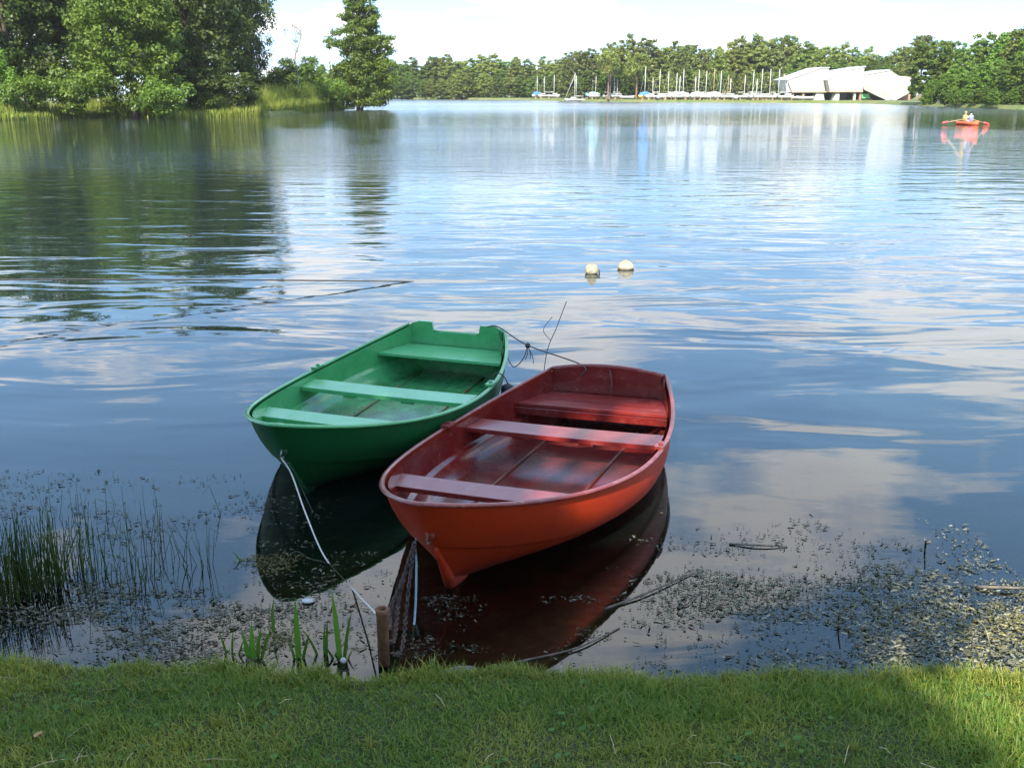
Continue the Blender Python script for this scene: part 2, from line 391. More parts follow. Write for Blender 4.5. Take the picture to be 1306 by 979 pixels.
xs = np.concatenate([np.linspace(-60, -5, 14), np.linspace(-4.6, 4.6, 160), np.linspace(5, 60, 14)]); ys = np.concatenate([np.linspace(-60, 0, 10), np.linspace(.4, 4.15, 80)])
V, Fq = grid(xs, ys, bank_z)
tag(add('grass_bank', mesh('grass_bank', V, [Fq], True), M['soil']), kind='structure')

def blades(base, length, width, az, lean, bend, tint):
    """tapered two-segment blades; all args arrays"""
    n = len(base); d = np.stack([np.cos(az), np.sin(az), np.zeros(n)], 1); s = np.stack([-np.sin(az), np.cos(az), np.zeros(n)], 1)*width[:, None]*.5
    up = np.array([0, 0, 1.0])
    p1 = base + length[:, None]*.5*(up*np.cos(lean)[:, None] + d*np.sin(lean)[:, None])
    l2 = np.minimum(lean + bend, 2.2)
    p2 = p1 + length[:, None]*.5*(up*np.cos(l2)[:, None] + d*np.sin(l2)[:, None])
    V = np.stack([base-s, base+s, p1+s*.8, p1-s*.8, p2], 1).reshape(-1, 3)
    i = np.arange(n)*5
    return V, [np.stack([i, i+1, i+2, i+3], 1), np.stack([i+3, i+2, i+4], 1)], np.repeat(tint, 5)
def tinted(name, V, Fs, tint, mat, parent=None, smooth=False, loc=None, rz=0.0):
    me = mesh(name, V, Fs, smooth); a = me.attributes.new('tint', 'FLOAT', 'POINT')
    a.data.foreach_set('value', np.asarray(tint, np.float32)); return add(name, me, mat, parent, loc, rz)

def make_grass():
    n = 280000
    x = rng.uniform(-3.6, 3.6, n); y = np.where(rng.random(n) < .85, rng.uniform(2.2, 3.95, n), rng.uniform(.6, 2.2, n))
    keep = (y < edge_y(x) + .02) & (fbm(x*4+2, y*4+9) + .22*rng.random(n) > .05)
    x, y = x[keep], y[keep]; n = len(x)
    lush = fbm(x*1.7+5, y*1.7+1); dry = np.clip((fbm(x*2.3+15, y*2.3+41)-.50)*5, 0, 1) + np.clip(1-(edge_y(x)-y)/.20, 0, 1)*.9 + np.clip((x-1.2)*.25, 0, .35)
    ln = rng.uniform(.014, .055, n)*np.clip(.1+2.6*(lush-.16), .75, 2.0) + (rng.random(n) < .02)*rng.uniform(.02, .06, n) + np.clip(1-(edge_y(x)-y)/.10, 0, 1)*np.clip(fbm(x*7+3, x*0+2)-.42, 0, 1)*.24*rng.random(n)
    tint = np.clip(.0+.52*rng.random(n)**1.7+.5*(dry*rng.random(n)), 0, 1)
    b = np.stack([x, y, bank_z(x, y)-.006], 1)
    V, Fs, t = blades(b, ln, rng.uniform(.0024, .0052, n), rng.uniform(0, 6.283, n), rng.uniform(.05, 1.15, n), rng.uniform(.1, 1.2, n), tint)
    tag(tinted('bank_grass', V, Fs, t, M['grass']), 'short green and straw coloured grass covering the near bank', 'grass', kind='stuff')
make_grass()
def make_tufts():
    n = 190; cx = rng.uniform(-3.5, 3.5, n); e = edge_y(cx); cy = np.where(rng.random(n) < .5, e - .12*rng.random(n), rng.uniform(2.3, 3.8, n)); cy = np.minimum(cy, e-.01)
    k = 26; x = np.repeat(cx, k) + rng.normal(0, .018, n*k); y = np.repeat(cy, k) + rng.normal(0, .014, n*k); y = np.minimum(y, edge_y(x)+.01)
    ln = rng.uniform(.03, .085, n*k)*np.repeat(rng.uniform(.6, 1.3, n), k); dry = np.repeat(rng.random(n)**2, k)
    b = np.stack([x, y, bank_z(x, y)-.006], 1); m_ = n*k
    V, Fs, t = blades(b, ln, rng.uniform(.0026, .0058, m_), rng.uniform(0, 6.283, m_), rng.uniform(.05, .8, m_), rng.uniform(.2, 1.3, m_), np.clip(.1+.35*rng.random(m_)+.6*dry*rng.random(m_), 0, 1))
    tag(tinted('grass_tufts', V, Fs, t, M['grass']), 'longer uneven grass tufts along the bank and over its edge', 'grass', kind='stuff')
make_tufts()
def make_clover():
    n = 1500; x = rng.uniform(-3.4, 3.4, n); y = rng.uniform(1.6, 3.7, n)
    k = fbm(x*2.1+50, y*2.1+20) > .52; x, y = x[k], y[k]; n = len(x)
    r = rng.uniform(.005, .013, n); th = np.arange(6)*np.pi/3
    az = rng.uniform(0, 6.28, n); tl = rng.uniform(0, .7, n); c = np.stack([x, y, bank_z(x, y)+rng.uniform(.010, .030, n)], 1)
    a = np.stack([np.cos(az), np.sin(az), np.zeros(n)], 1); b = np.stack([-np.sin(az)*np.cos(tl), np.cos(az)*np.cos(tl), np.sin(tl)], 1)
    V = c[:, None] + r[:, None, None]*(np.cos(th)[None, :, None]*a[:, None]*1.3 + np.sin(th)[None, :, None]*b[:, None]*.8)
    tag(tinted('broad_leaf_weeds', V.reshape(-1, 3), [np.arange(n*6).reshape(n, 6)], np.repeat(rng.random(n), 6), M['clover']),
        'small round broad leaves scattered among the bank grass', 'weeds', kind='stuff')
make_clover()

# ------------------------------------------------------------------ rowing boats
BL = 3.157
def half_b(s):
    s = np.asarray(s, float)
    aft = .745 - .293*((.45-s)/.45)**2; q = np.clip((s-.45)/.55, 0, 1)
    return np.where(s < .45, aft, .745*np.clip(1-q**1.95, 0, 1)**(1/1.53))
def z_gun(s): return .45*(1-s)*(1-2*s) + .327*4*s*(1-s) + .5625*s*(2*s-1)
def z_keel(s): return -.12 + .12*np.clip((s-.62)/.38, 0, 1)**2.2
def hull_pt(s, w):
    s, w = np.broadcast_arrays(np.asarray(s, float), np.asarray(w, float))
    zg, zk = z_gun(s), z_keel(s)
    p = 4.6 - .6*np.clip(.3-s, 0, .3)/.3 - 2.7*np.clip((s-.45)/.55, 0, 1)**1.3
    k = 1 - (1-w)**p
    lw = BL - .327*(1-w)
    x = s*BL - (BL-lw)*s**4
    return x, half_b(s)*k, zk + (zg-zk)*w
WL = .47                                            # where the lap line runs along the planking
def make_boat(name, label, loc, rot, mats, notch, mid_x):
    mo, mi, ms, mr, mg = mats
    root = thing(name, label, 'rowing boat', loc); root.rotation_euler = rot
    th = np.linspace(0, 1, 46); s1 = 1-(1-th)**2.1
    ss = np.concatenate([s1, s1[::-1][1:]]); sg = np.concatenate([np.ones(46), -np.ones(45)])
    def skin(ws, f):
        rows = []
        for w in ws:
            x, y, z = hull_pt(ss, w); x, y, z = f(w, x, y.copy(), z); rows.append(np.stack([x, y*sg, z], 1))
        n = len(ss); V = np.concatenate(rows)
        i = np.array([[r*n+c, r*n+c+1, (r+1)*n+c+1, (r+1)*n+c] for r in range(len(ws)-1) for c in range(n-1)])
        return V, i
    # outside: upper strake stands 9 mm proud of the lower one
    wo = [1, .93, .85, .75, .65, .55, .50, WL+.004, WL, WL-.02, .40, .33, .26, .2, .15, .1, .06, .03, .012, 0]
    def fo(w, x, y, z): return x, np.where(y > 1e-4, np.maximum(y - (.012 if w <= WL else 0), 0), y), z
    V, Fq = skin(wo, fo); MB().put(V, Fq).build('hull', mo, root, True)
    # inside liner
    wi = [1, .95, .85, .75, .66, .60, .575, .57, .54, .46, .38, .3, .24, .18, .13, .09, .05, .02, 0]
    def fi(w, x, y, z):
        ins = .026 + (.030 if w <= .57 else 0)
        q = np.clip((ss-.8)/.2, 0, 1)
        return x - q**3*(.03 + (.05 if w <= .57 else 0)), np.maximum(y-ins, 0), np.maximum(z - (.002 if w == 1 else 0), .048)
    V, Fq = skin(wi, fi); MB().put(V, Fq).build('inside_lining', mi, root, True)
    # gunwale rim, swept round the bow
    sr = 1-(1-np.linspace(0, 1, 70))**2.1; x, y, z = hull_pt(sr, 1.0)
    P = np.concatenate([np.stack([x, y, z], 1), np.stack([x, -y, z], 1)[::-1][1:]])
    P[:, 2] += .004
    T = np.gradient(P, axis=0); T[:, 2] = 0; T /= np.linalg.norm(T, axis=1)[:, None]; Nn = np.stack([T[:, 1], -T[:, 0], 0*T[:, 0]], 1)
    a = np.arange(10)*2*np.pi/10; rx, rz_ = .016, .012
    V = (P[:, None] + Nn[:, None]*(rx*np.cos(a))[None, :, None] - Nn[:, None]*.009 + np.array([0, 0, 1.0])*(rz_*np.sin(a))[None, :, None]).reshape(-1, 3)
    F = [(j*10+i, j*10+(i+1) % 10, (j+1)*10+(i+1) % 10, (j+1)*10+i) for j in range(len(P)-1) for i in range(10)]
    F += [tuple(range(10)), tuple(range(len(V)-10, len(V)))[::-1]]
    rim = MB().put(V, F).build('gunwale_rim', mr, root, True)
    # transom
    wv = np.linspace(0, 1, 22); x, y, z = hull_pt(np.zeros(22), wv); b0 = float(half_b(0.0)); zg = float(z_gun(0.0))
    sec = [(float(-b), float(c)) for b, c in zip(y[::-1], z[::-1])] + [(float(b), float(c)) for b, c in zip(y[1:], z[1:])]
    if notch:
        top = [(b0-.03, zg+.02), (b0-.09, zg+.040), (.235, zg+.040), (.215, zg-.055), (-.215, zg-.055), (-.235, zg+.040), (-b0+.09, zg+.040), (-b0+.03, zg+.02)]
    else:
        top = [(b0*t, zg + .045*(1-t*t)) for t in np.linspace(.96, -.96, 15)]
    poly = sec + top; n = len(poly)
    mb = MB(); mb.put([(-.006-.05*max(c, 0), b, c) for b, c in poly] + [(.030-.05*max(c, 0), b*.985, c) for b, c in poly],
                      [tuple(range(n)), tuple(range(n, 2*n))[::-1]] + [(i, (i+1) % n, (i+1) % n+n, i+n) for i in range(n)])
    trn = mb.build('transom', mi, root)
    if not notch:
        pts = [(.012-.05*zg, b0*t, zg+.048+.045*(1-t*t)-.045) for t in np.linspace(-1, 1, 25)]
        MB().tube(pts, .019, 8).build('transom_rim', mr, trn, True)
    else:
        MB().tube([(.012-.05*zg, t, zg-.052) for t in (-.212, -.1, 0, .1, .212)], .017, 8).build('transom_rim', mr, trn, True)
    # stem and keel bar
    pts = [(BL-.327*(1-w), 0, z_keel(1.0)+(z_gun(1.0)-z_keel(1.0))*w) for w in np.linspace(.50, 0, 8)]
    x, y, z = hull_pt(np.linspace(.97, .06, 24), 0.0); pts += [(float(a_), 0, float(c_)) for a_, c_ in zip(x, z)]
    pts = np.array(pts); pts[0, 0] -= .03; pts[8:, 2] += .012
    rad = np.concatenate([np.linspace(.010, .036, 8), np.full(len(pts)-8, .032)]); rad[-1] = .012
    MB().tube(pts, rad, 10).build('keel', mo, root, True)
    def inner_half(xx, zz):
        s = xx/BL; w = np.linspace(0, 1, 200); X, Y, Z = hull_pt(np.full(200, s), w)
        h = float(np.interp(zz, Z, Y)); wz = float(np.interp(zz, Z, w)); return h - .026 - (.030 if wz <= .57 else 0)
    def plank(nm, x0, x1, zt, th_, mat, dip=0.0):
        """plank across the boat with its ends cut to the lining"""
        mb = MB(); V = []; k = 9
        for zz in (zt, zt-th_):
            for xx in (x0, x1):
                h = inner_half(xx, zz)-.002
                for t in np.linspace(-1, 1, k): V.append((xx, h*t, zz - dip*(1-t*t)))
        idx = lambda a_, b_, j: (a_*2+b_)*k+j
        F = []
        for j in range(k-1):
            F += [(idx(0,0,j), idx(0,1,j), idx(0,1,j+1), idx(0,0,j+1)), (idx(1,0,j), idx(1,0,j+1), idx(1,1,j+1), idx(1,1,j)),
                  (idx(0,0,j), idx(0,0,j+1), idx(1,0,j+1), idx(1,0,j)), (idx(0,1,j), idx(1,1,j), idx(1,1,j+1), idx(0,1,j+1))]
        F += [(idx(0,0,0), idx(1,0,0), idx(1,1,0), idx(0,1,0)), (idx(0,0,k-1), idx(0,1,k-1), idx(1,1,k-1), idx(1,0,k-1))]
        mb.put(V, F); return mb.build(nm, mat, root, False, .004)
    plank('thwart', 2.18, 2.38, .315, .030, ms, .004)
    mid = plank('thwart', mid_x, mid_x+.235, .275, .032, ms, .006)
    nb = 4 if not notch else 1; x0, x1 = .035, .44
    for i in range(nb):
        wd = (x1-x0)/nb; plank('stern_bench_plank', x0+i*wd+.006, x0+(i+1)*wd-.006, .285+(.002 if i % 2 else 0), .026, ms)
    if not notch:
        mb = MB(); h = inner_half(.44, .25)
        plank('stern_bench_front', .446, .466, .262, .055, mi)
    # pads under the rowing thwart, floor strips, fittings
    for yy in (-.30, .18):
        MB().box(mid_x+.10, mid_x+.232, yy-.05, yy+.05, .222, .243).build('thwart_pad', mi, mid, False, .004)
    for sgn in (-1, 1):
        pts = [(xx, sgn*(.30-.05*max(0, xx-1.6)**2), .052) for xx in np.linspace(.12, 2.25, 14)]
        V = []
        for p in pts: V += [(p[0], p[1]-.012, p[2]-.01), (p[0], p[1]-.009, p[2]+.008), (p[0], p[1]+.009, p[2]+.008), (p[0], p[1]+.012, p[2]-.01)]
        F = [(j*4+i, j*4+(i+1) % 4, (j+1)*4+(i+1) % 4, (j+1)*4+i) for j in range(13) for i in range(4)] + [(0, 1, 2, 3), (55, 54, 53, 52)]
        MB().put(V, F).build('floor_strip', mg, root)
        # rowlock socket plate on the rim
        s = (mid_x-.10 if notch else mid_x+.42)/BL; x, y, z = hull_pt(s, 1.0); y = float(y)*sgn
        MB().box(float(x)-.06, float(x)+.06, y-.028, y+.028, float(z)+.012, float(z)+.030).lathe([(.0, .0), (.016, .0), (.016, .018), (.009, .018), (.009, .0)], 10, (float(x), y-.002*sgn, float(z)+.024)).build('rowlock_socket', mr, rim, False)
    # bow eye
    xe = BL-.327*(1-.62)+.004; ze = .5625*.62
    plate = MB().lathe([(0, -.012), (.026, -.012), (.030, 0), (.026, .010), (0, .012)], 12); o = plate.build('bow_eye_plate', mo, root, True, loc=(xe-.004, 0, ze)); o.rotation_euler = (0, R(75), 0)
    c = [(xe+.014+.022*math.cos(t)*.9, .003*math.sin(3*t), ze-.012+.024*math.sin(t)) for t in np.linspace(0, 2*math.pi, 19)]
    MB().tube(c, .005, 6, False).build('bow_eye_ring', M['galv'] if notch else M['rust'], root, True)
    return root, np.array([xe+.03, 0, ze-.03])
def boat_pose(sx, sy, yaw, roll, dz, pit):
    return (sx, sy, dz - pit*1.43), (R(roll), -pit, R(yaw))
lr, rr_ = boat_pose(.741, 7.362, -112.1, 2.0, .0015, .0174)
red, eye = make_boat('rowing_boat', 'open rowing boat with orange hull and crimson inside, nearest the bank', lr, rr_,
                     (M['red_out'], M['red_in'], M['red_seat'], M['red_rim'], M['dark_groove']), False, .86)
lg, rg = boat_pose(-.504, 8.705, -107.5, -.46, .0184, -.0023)
green, eye = make_boat('rowing_boat', 'open green rowing boat with notched transom, moored beside the orange boat', lg, rg,
                       (M['green_out'], M['green_in'], M['green_seat'], M['green_in'], M['green_groove']), True, 1.31)
bpy.context.view_layer.update()
def on(boat, p): return np.array(boat.matrix_world @ Vector([float(v) for v in p]))

# ------------------------------------------------------------------ mooring gear
# rusty pipe driven in at the water's edge
pb = at(490, 846, 0.0); post = thing('mooring_post', 'short rusty iron pipe standing at the water edge below the boats', 'post', (pb[0], pb[1], -.25))
MB().lathe([(.0, 0), (.027, 0), (.027, .50), (.030, .505), (.030, .53), (.020, .53), (.020, .40), (0, .40)], 18).build('pipe', M['rust'], post, True)
ptop = np.array([pb[0], pb[1], .26])
g0 = on(green, eye); r0 = on(red, eye)
d1 = at(418, 712, .06); d2 = at(448, 748, .015)
pts = smooth_path([g0, at(372, 605, .26), at(390, 655, .14), at(413, 708, .02), at(440, 740, -.03), at(466, 768, .10), ptop+np.array([-.02, .02, -.03])], 12)
tag(MB().tube(pts, .0045, 7).build('mooring_rope', M['rope_white'], smooth=True), 'white mooring rope from the green bow ring down to the pipe', 'rope')
pts = smooth_path([g0, at(376, 602, .25), at(386, 625, .12), at(400, 655, -.01)], 8)
tag(MB().tube(pts, .003, 6).build('mooring_line', M['wire'], smooth=True), 'thin dark line hanging slack from the green bow', 'rope')
# blue rope tied in the orange boat's bow eye, hanging into the water
k0 = at(530, 690, .27)
pts = smooth_path([r0, at(541, 672, .33), k0, at(531, 720, .20), at(530, 770, .06), at(526, 822, -.06)], 10)
tag(MB().tube(pts, .006, 7).build('mooring_rope', M['rope_blue'], smooth=True), 'pale blue rope hanging from the orange bow straight into the water', 'rope')
def chain(path, ln=.030, name='mooring_chain', label=''):
    P = smooth_path(path, 40); d = np.concatenate([[0], np.cumsum(np.linalg.norm(np.diff(P, axis=0), axis=1))])
    mb = MB(); k = 0
    for q in np.arange(0, d[-1]-ln, ln*.74):
        a = np.array([np.interp(q, d, P[:, j]) for j in range(3)]); b = np.array([np.interp(q+ln, d, P[:, j]) for j in range(3)])
        t = b-a; t /= np.linalg.norm(t); u = np.cross(t, [0.3, 1, .2]); u /= np.linalg.norm(u); w = np.cross(t, u)
        if k % 2: u = w
        c = (a+b)/2; th = np.linspace(0, 2*np.pi, 11)
        mb.tube([c + t*ln*.5*math.cos(x) + u*ln*.27*math.sin(x) for x in th], .0042, 5, False); k += 1
    return tag(mb.build(name, M['chain'], smooth=True), label, 'chain')
chain([k0+np.array([0, 0, .005]), at(517, 730, .17), at(508, 770, .08), at(503, 815, .05), ptop+np.array([.02, .0, -.14])], label='rusty chain sagging from the orange bow to the pipe, the left strand')
chain([k0+np.array([-.005, 0, 0]), at(512, 742, .14), at(498, 775, .10), at(497, 800, .10), ptop+np.array([.0, .02, -.08])], label='rusty chain drooping from the orange bow, leftmost strand looped on the pipe')
chain([k0, at(523, 735, .18), at(518, 780, .05), at(512, 830, .0), ptop+np.array([.025, -.01, -.20])], label='rusty chain sagging from the orange bow to the pipe, the right strand')
# line between the two sterns with its knot and loose tails
ga = on(green, (.0, .40, .47)); ra = on(red, (.0, -.20, .50))
kn = ga*.62 + ra*.38 + np.array([0, 0, -.03])
line = thing('stern_line', 'dark line tied between the two sterns with a knot', 'rope', ga)
def rel(p): return np.asarray(p) - ga
MB().tube(smooth_path([rel(on(green, (.02, .30, .49))), rel(ga+np.array([0, 0, .02])), rel(kn), rel(ra), rel(on(red, (.05, -.20, .42)))], 12), .0055, 6).build('cord', M['wire'], line, True)
MB().tube(smooth_path([rel(ga), rel(ga*.85+kn*.15+np.array([0, 0, -.12])), rel(ga*.5+kn*.5+np.array([0, 0, -.26])), rel(ga*.15+kn*.85+np.array([0, 0, -.14])), rel(kn)], 10), .004, 6).build('loop', M['wire'], line, True)
MB().lathe([(0, -.026), (.018, -.018), (.024, 0), (.017, .018), (0, .024)], 8, rel(kn)).build('knot', M['wire'], line, True)
for q in ((.05, .0, -.16), (.02, -.03, -.11), (-.02, .02, -.13)):
    MB().tube(smooth_path([rel(kn), rel(kn)+np.array(q)*.6+np.array([.01, 0, 0]), rel(kn)+np.array(q)], 6), .003, 5).build('loose_end', M['wire'], line, True)
MB().tube(smooth_path([rel(on(red, (.03, .03, .485))), rel(on(red, (.05, .05, .42))), rel(on(red, (.06, .055, .36))), rel(on(red, (.06, .05, .31)))], 6), .006, 6).build('tail', M['chain'], line, True)
# dead reed stalks standing in the water behind the boats
t0 = at(690, 476, 0); st = thing('dead_reed', 'thin bent dead reed stalk standing in the water behind the sterns', 'reed', t0)
MB().tube(smooth_path([(0, 0, -.3), (.05, .02, .18), (.14, .05, .42), (.23, .08, .66)], 8), .004, 5).build('stalk', M['stick'], st, True)
MB().tube(smooth_path([(.09, .035, .30), (.02, .05, .40), (.10, .06, .52)], 6), .003, 5).build('broken_blade', M['stick'], st, True)
# fender on the green boat
fp = on(green, (1.02, .735, .34)); fd = thing('fender', 'black rubber fender hung over the rim of the green boat', 'fender', fp)
MB().lathe([(0, -.26), (.03, -.25), (.052, -.20), (.055, -.10), (.048, -.07), (.015, -.05), (0, -.045)], 14, (.075, 0, 0)).build('bumper', M['rubber'], fd, True)
MB().tube(smooth_path([(.075, 0, -.05), (.05, 0, .0), (.0, 0, .036), (-.045, 0, .01), (-.05, 0, -.06)], 8), .005, 6).build('cord', M['wire'], fd, True)

# cable running out of the water towards the left
ca = at(525, 359, 0); cbm = at(0, 398, 0); h0 = .36
dirc = (cbm-ca); cb = ca + dirc*1.5
cable = thing('shore_cable', 'dark cable slanting out of the lake towards the left', 'cable', ca)
MB().tube([np.zeros(3)-dirc*.06+np.array([0, 0, -.05])] + [dirc*t + np.array([0, 0, h0*t + .03*math.sin(t*2)]) for t in np.linspace(0, 1.5, 20)], .010, 6).build('cable_line', M['wire'], cable, True)
MB().tube([tuple(dirc*1.5+np.array([0, 0, -1.6])), tuple(dirc*1.5+np.array([0, 0, h0*1.5+.2]))], .05, 10).build('cable_stake', M['stick'], cable, True)

# ------------------------------------------------------------------ buoys
b1 = at(754.5, 348.5, 0); bo = thing('mooring_buoy', 'round white ball buoy with a collar, the left of two on the lake', 'buoy', b1); bo.scale = (.88,)*3
MB().lathe([(0, -.10), (.05, -.09), (.082, -.05), (.090, .0), (.106, .025), (.110, .06), (.100, .10), (.074, .135), (.040, .152), (.012, .157), (0, .157)], 20).build('float', M['buoy'], bo, True)
MB().lathe([(.100, .018), (.109, .022), (.109, .032), (.100, .036)], 20).build('collar', M['buoy'], bo, True)
MB().tube([(.115, -.02, .06), (.125, -.03, .04), (.12, -.03, .0)], .010, 6).build('lug', M['rubber'], bo, True)
b2 = at(798, 343, 0); bo = thing('mooring_buoy', 'low domed white buoy with pointed top, the right of two on the lake', 'buoy', b2); bo.scale = (.88,)*3
MB().lathe([(0, -.10), (.08, -.08), (.115, -.03), (.128, .02), (.138, .036), (.138, .05), (.122, .072), (.095, .105), (.06, .130), (.026, .142), (.014, .155), (0, .160)], 20).build('float', M['buoy'], bo, True)
MB().lathe([(.122, -.005), (.140, .022), (.143, .036), (.138, .042)], 20).build('collar', M['buoy'], bo, True)

# ------------------------------------------------------------------ water plants near the bank
def iris(px, py, leaves, label):
    b = at(px, py, 0.0); t = thing('iris_plant', label, 'plant', (b[0], b[1], -.05), group='iris shoots at the water edge')
    for (dx, h, az, lean, bend, w, tn) in leaves:
        k = 9; V = []; p = np.array([dx, random.uniform(-.012, .012), 0.0]); l = lean
        d = np.array([math.cos(az), math.sin(az), 0]); s = np.array([1.0, .25, 0])
        for i in range(k+1):
            u = i/k; wd = w*(1-u**2.2)*.5*(.75+.6*math.sin(min(u*2.2, 1.57))) if i < k else .0004
            V += [tuple(p - s*wd), tuple(p + np.array([0, -.0016, 0])), tuple(p + s*wd)]
            l = lean + bend*u*u; p = p + (h/k)*(np.array([0, 0, 1])*math.cos(l) + d*math.sin(l))
        F = [(i*3+j, i*3+j+1, (i+1)*3+j+1, (i+1)*3+j) for i in range(k) for j in range(2)]
        tinted('leaf', V, [np.array(F)], [tn]*len(V), M['iris'], t, True)
iris(322, 838, [(-.012, .20, 3.0, .10, .15, .020, .5), (.004, .24, 1.2, .03, .1, .022, .7), (.018, .21, 0, .10, .2, .018, .4), (.03, .24, 0, .28, .2, .014, .6)], 'iris clump of four short broad leaves left of the tall shoots')
iris(293, 832, [(-.01, .17, 3.1, .15, .2, .010, .2), (.01, .18, .3, .05, .2, .010, .3), (.03, .15, 0, .3, .2, .009, .2)], 'faint thin iris shoots, leftmost of the water edge clumps')
iris(350, 806, [(0, .24, 0, -.05, .35, .014, .8), (.0, .10, 3, .3, .3, .009, .9)], 'single yellowish iris blade growing behind the short broad clump')
iris(381, 838, [(0, .36, 1.5, .0, .05, .026, .65), (.014, .20, 0, .18, .3, .014, .4), (-.01, .16, 3.1, .15, .2, .012, .3)], 'tall pointed iris blade standing left of the white rope end')
iris(412, 834, [(-.012, .22, 3.1, .3, .5, .012, .45), (.006, .21, 1, .02, .1, .013, .4), (.018, .24, 0, .02, .2, .012, .5), (.03, .16, 0, .5, .4, .010, .35)], 'spreading thin iris clump between the two tall shoots')
iris(434, 840, [(0, .41, 2.9, .05, .05, .024, .75), (.012, .30, 0, .12, .2, .016, .55), (-.016, .14, 3.0, .35, .4, .012, .4), (.02, .12, 0, .3, .3, .010, .9)], 'tallest iris shoot, nearest to the rusty pipe')
iris(312, 716, [(0, .13, 3.1, .5, .2, .010, .45), (.01, .11, 3.1, .8, .3, .009, .4), (.0, .08, 3.1, .3, .3, .008, .5)], 'small tilted shoot afloat off the green boat bow')

def rushes(px, py, n, hmin, hmax, sx, sy, label, wid=.006, leanmax=.35):
    b = at(px, py, 0.0); x = rng.normal(0, sx, n); y = rng.normal(0, sy, n)
    base = np.stack([x, y, np.full(n, -.12)], 1); k = 7; V = []; Fs = []; T = []
    for i in range(n):
        h = rng.uniform(hmin, hmax) + .12; az = rng.uniform(0, 6.283); lean = abs(rng.normal(0, leanmax*.6)); bend = rng.normal(0, .3)
        d = np.array([math.cos(az), math.sin(az), 0]); p = base[i].copy(); pts = []
        kink = rng.random() < .14; kk = rng.integers(3, 6)
        for j in range(k):
            pts.append(p.copy()); l = lean + bend*(j/k)**2 + (1.9 if kink and j >= kk else 0)
            p = p + h/k*(np.array([0, 0, 1])*math.cos(l)+d*math.sin(l))
        v, f = tube(pts, np.linspace(wid, wid*.35, k)*.5, 4); V.append(v); Fs.append(f + 28*i); T.append(np.full(28, rng.random()**1.5))
    t = thing('rush_clump', label, 'rushes', (b[0], b[1], 0), group='rushes in the shallows on the left')
    tag(tinted('stems', np.concatenate(V), [np.concatenate(Fs)], np.concatenate(T), M['rush'], t, True), kind='stuff')
rushes(2, 760, 110, .22, .55, .085, .12, 'dense dark rush clump cut by the left edge of the photo', .008, .22)
rushes(42, 750, 70, .20, .52, .06, .10, 'dense dark green rush clump, second from the left edge', .008, .22)
rushes(72, 740, 55, .20, .50, .06, .10, 'loose rush clump between the dense clumps and the open stems', .007, .3)
rushes(103, 725, 24, .15, .45, .07, .10, 'thin rush stems leaning right beside the loose clump', .006, .4)
rushes(130, 735, 14, .15, .50, .05, .06, 'few upright rush stems in the middle of the weed patch', .006, .3)
rushes(178, 740, 16, .20, .50, .035, .08, 'narrow tuft of dark rush stems standing before the sparse ones', .006, .35)
rushes(190, 700, 16, .2, .45, .08, .12, 'sparse fine rush stems at the far side of the weed patch', .005, .35)
rushes(235, 715, 8, .15, .42, .06, .08, 'three or four leaning rush stems with bent tips', .005, .4)
rushes(265, 722, 9, .2, .45, .02, .05, 'rightmost small tuft of rushes leaning to the right', .005, .4)
rushes(120, 660, 18, .15, .38, .20, .12, 'scattered short rush tips farthest from the bank', .005, .3)

def floating_weed(name, label, n, boxes, dens, mat, smin, smax):
    P = []
    while sum(len(p) for p in P) < n:
        (px0, px1, py0, py1) = boxes[rng.integers(len(boxes))]
        a = at(px0, py0); b = at(px1, py1)
        x = rng.uniform(min(a[0], b[0])*1.0, max(a[0], b[0]), 4000); y = rng.uniform(b[1], a[1], 4000)
        k = dens(x, y) > rng.random(4000); P.append(np.stack([x[k], y[k]], 1))
    P = np.concatenate(P)[:n]; P = P[P[:, 1] > edge_y(P[:, 0])-.06]; n = len(P)
    az = rng.normal(0, .7, n); ln = rng.uniform(smin, smax, n)*rng.choice([1, 1, 1, 2.0], n); wd = ln*rng.uniform(.06, .24, n)
    a = np.stack([np.cos(az), np.sin(az), 0*az], 1); b = np.stack([-np.sin(az), np.cos(az), 0*az], 1)
    c = np.concatenate([P, np.full((n, 1), .002)], 1); c[:, 2] += rng.random(n)*.003
    th = np.arange(6)*np.pi/3; V = []
    for q in range(6):
        r = rng.uniform(.6, 1.15, n)[:, None]
        V.append(c + r*(a*(ln*.5*math.cos(th[q]))[:, None] + b*(wd*.5*math.sin(th[q]))[:, None]) + np.array([0, 0, 1])*(rng.random(n)**3*.010)[:, None])
    V = np.stack(V, 1).reshape(-1, 3)
    tag(tinted(name, V, [np.arange(n*6).reshape(n, 6)], np.repeat(rng.random(n)**1.6, 6), mat), label, 'pondweed', kind='stuff')
def d_left(x, y):
    f = fbm(x*2.4+3, y*4.5+7); near = np.clip(1-(y-3.9)/3.0, 0, 1); rgt = np.clip((-.55-x)/.9, 0, 1)
    return np.clip((f-.52+.13*near)*4, 0, .8)*rgt*(.12+.88*near) + .16*np.clip((-.35-x)/.5, 0, 1)*np.clip(near-.6, 0, 1)*2
def d_right(x, y):
    f = fbm(x*2.2+40, y*4.2+17); near = np.clip(1-(y-3.9)/2.0, 0, 1); lft = np.clip((x-.45)/.7, 0, 1)
    return np.clip((f-.53+.14*near)*4, 0, .8)*lft*np.clip(near*1.3, 0, 1) + .16*lft*np.clip(near-.25, 0, 1)
floating_weed('floating_pondweed', 'grey brown pondweed flecks floating among the rushes on the left', 8500, [(-120, 340, 600, 850), (-120, 480, 740, 850)], d_left, M['weed'], .008, .030)
floating_weed('floating_pondweed', 'grey brown pondweed flecks floating right of the orange boat', 10000, [(780, 1440, 640, 868), (740, 1440, 720, 868)], d_right, M['weed'], .008, .030)
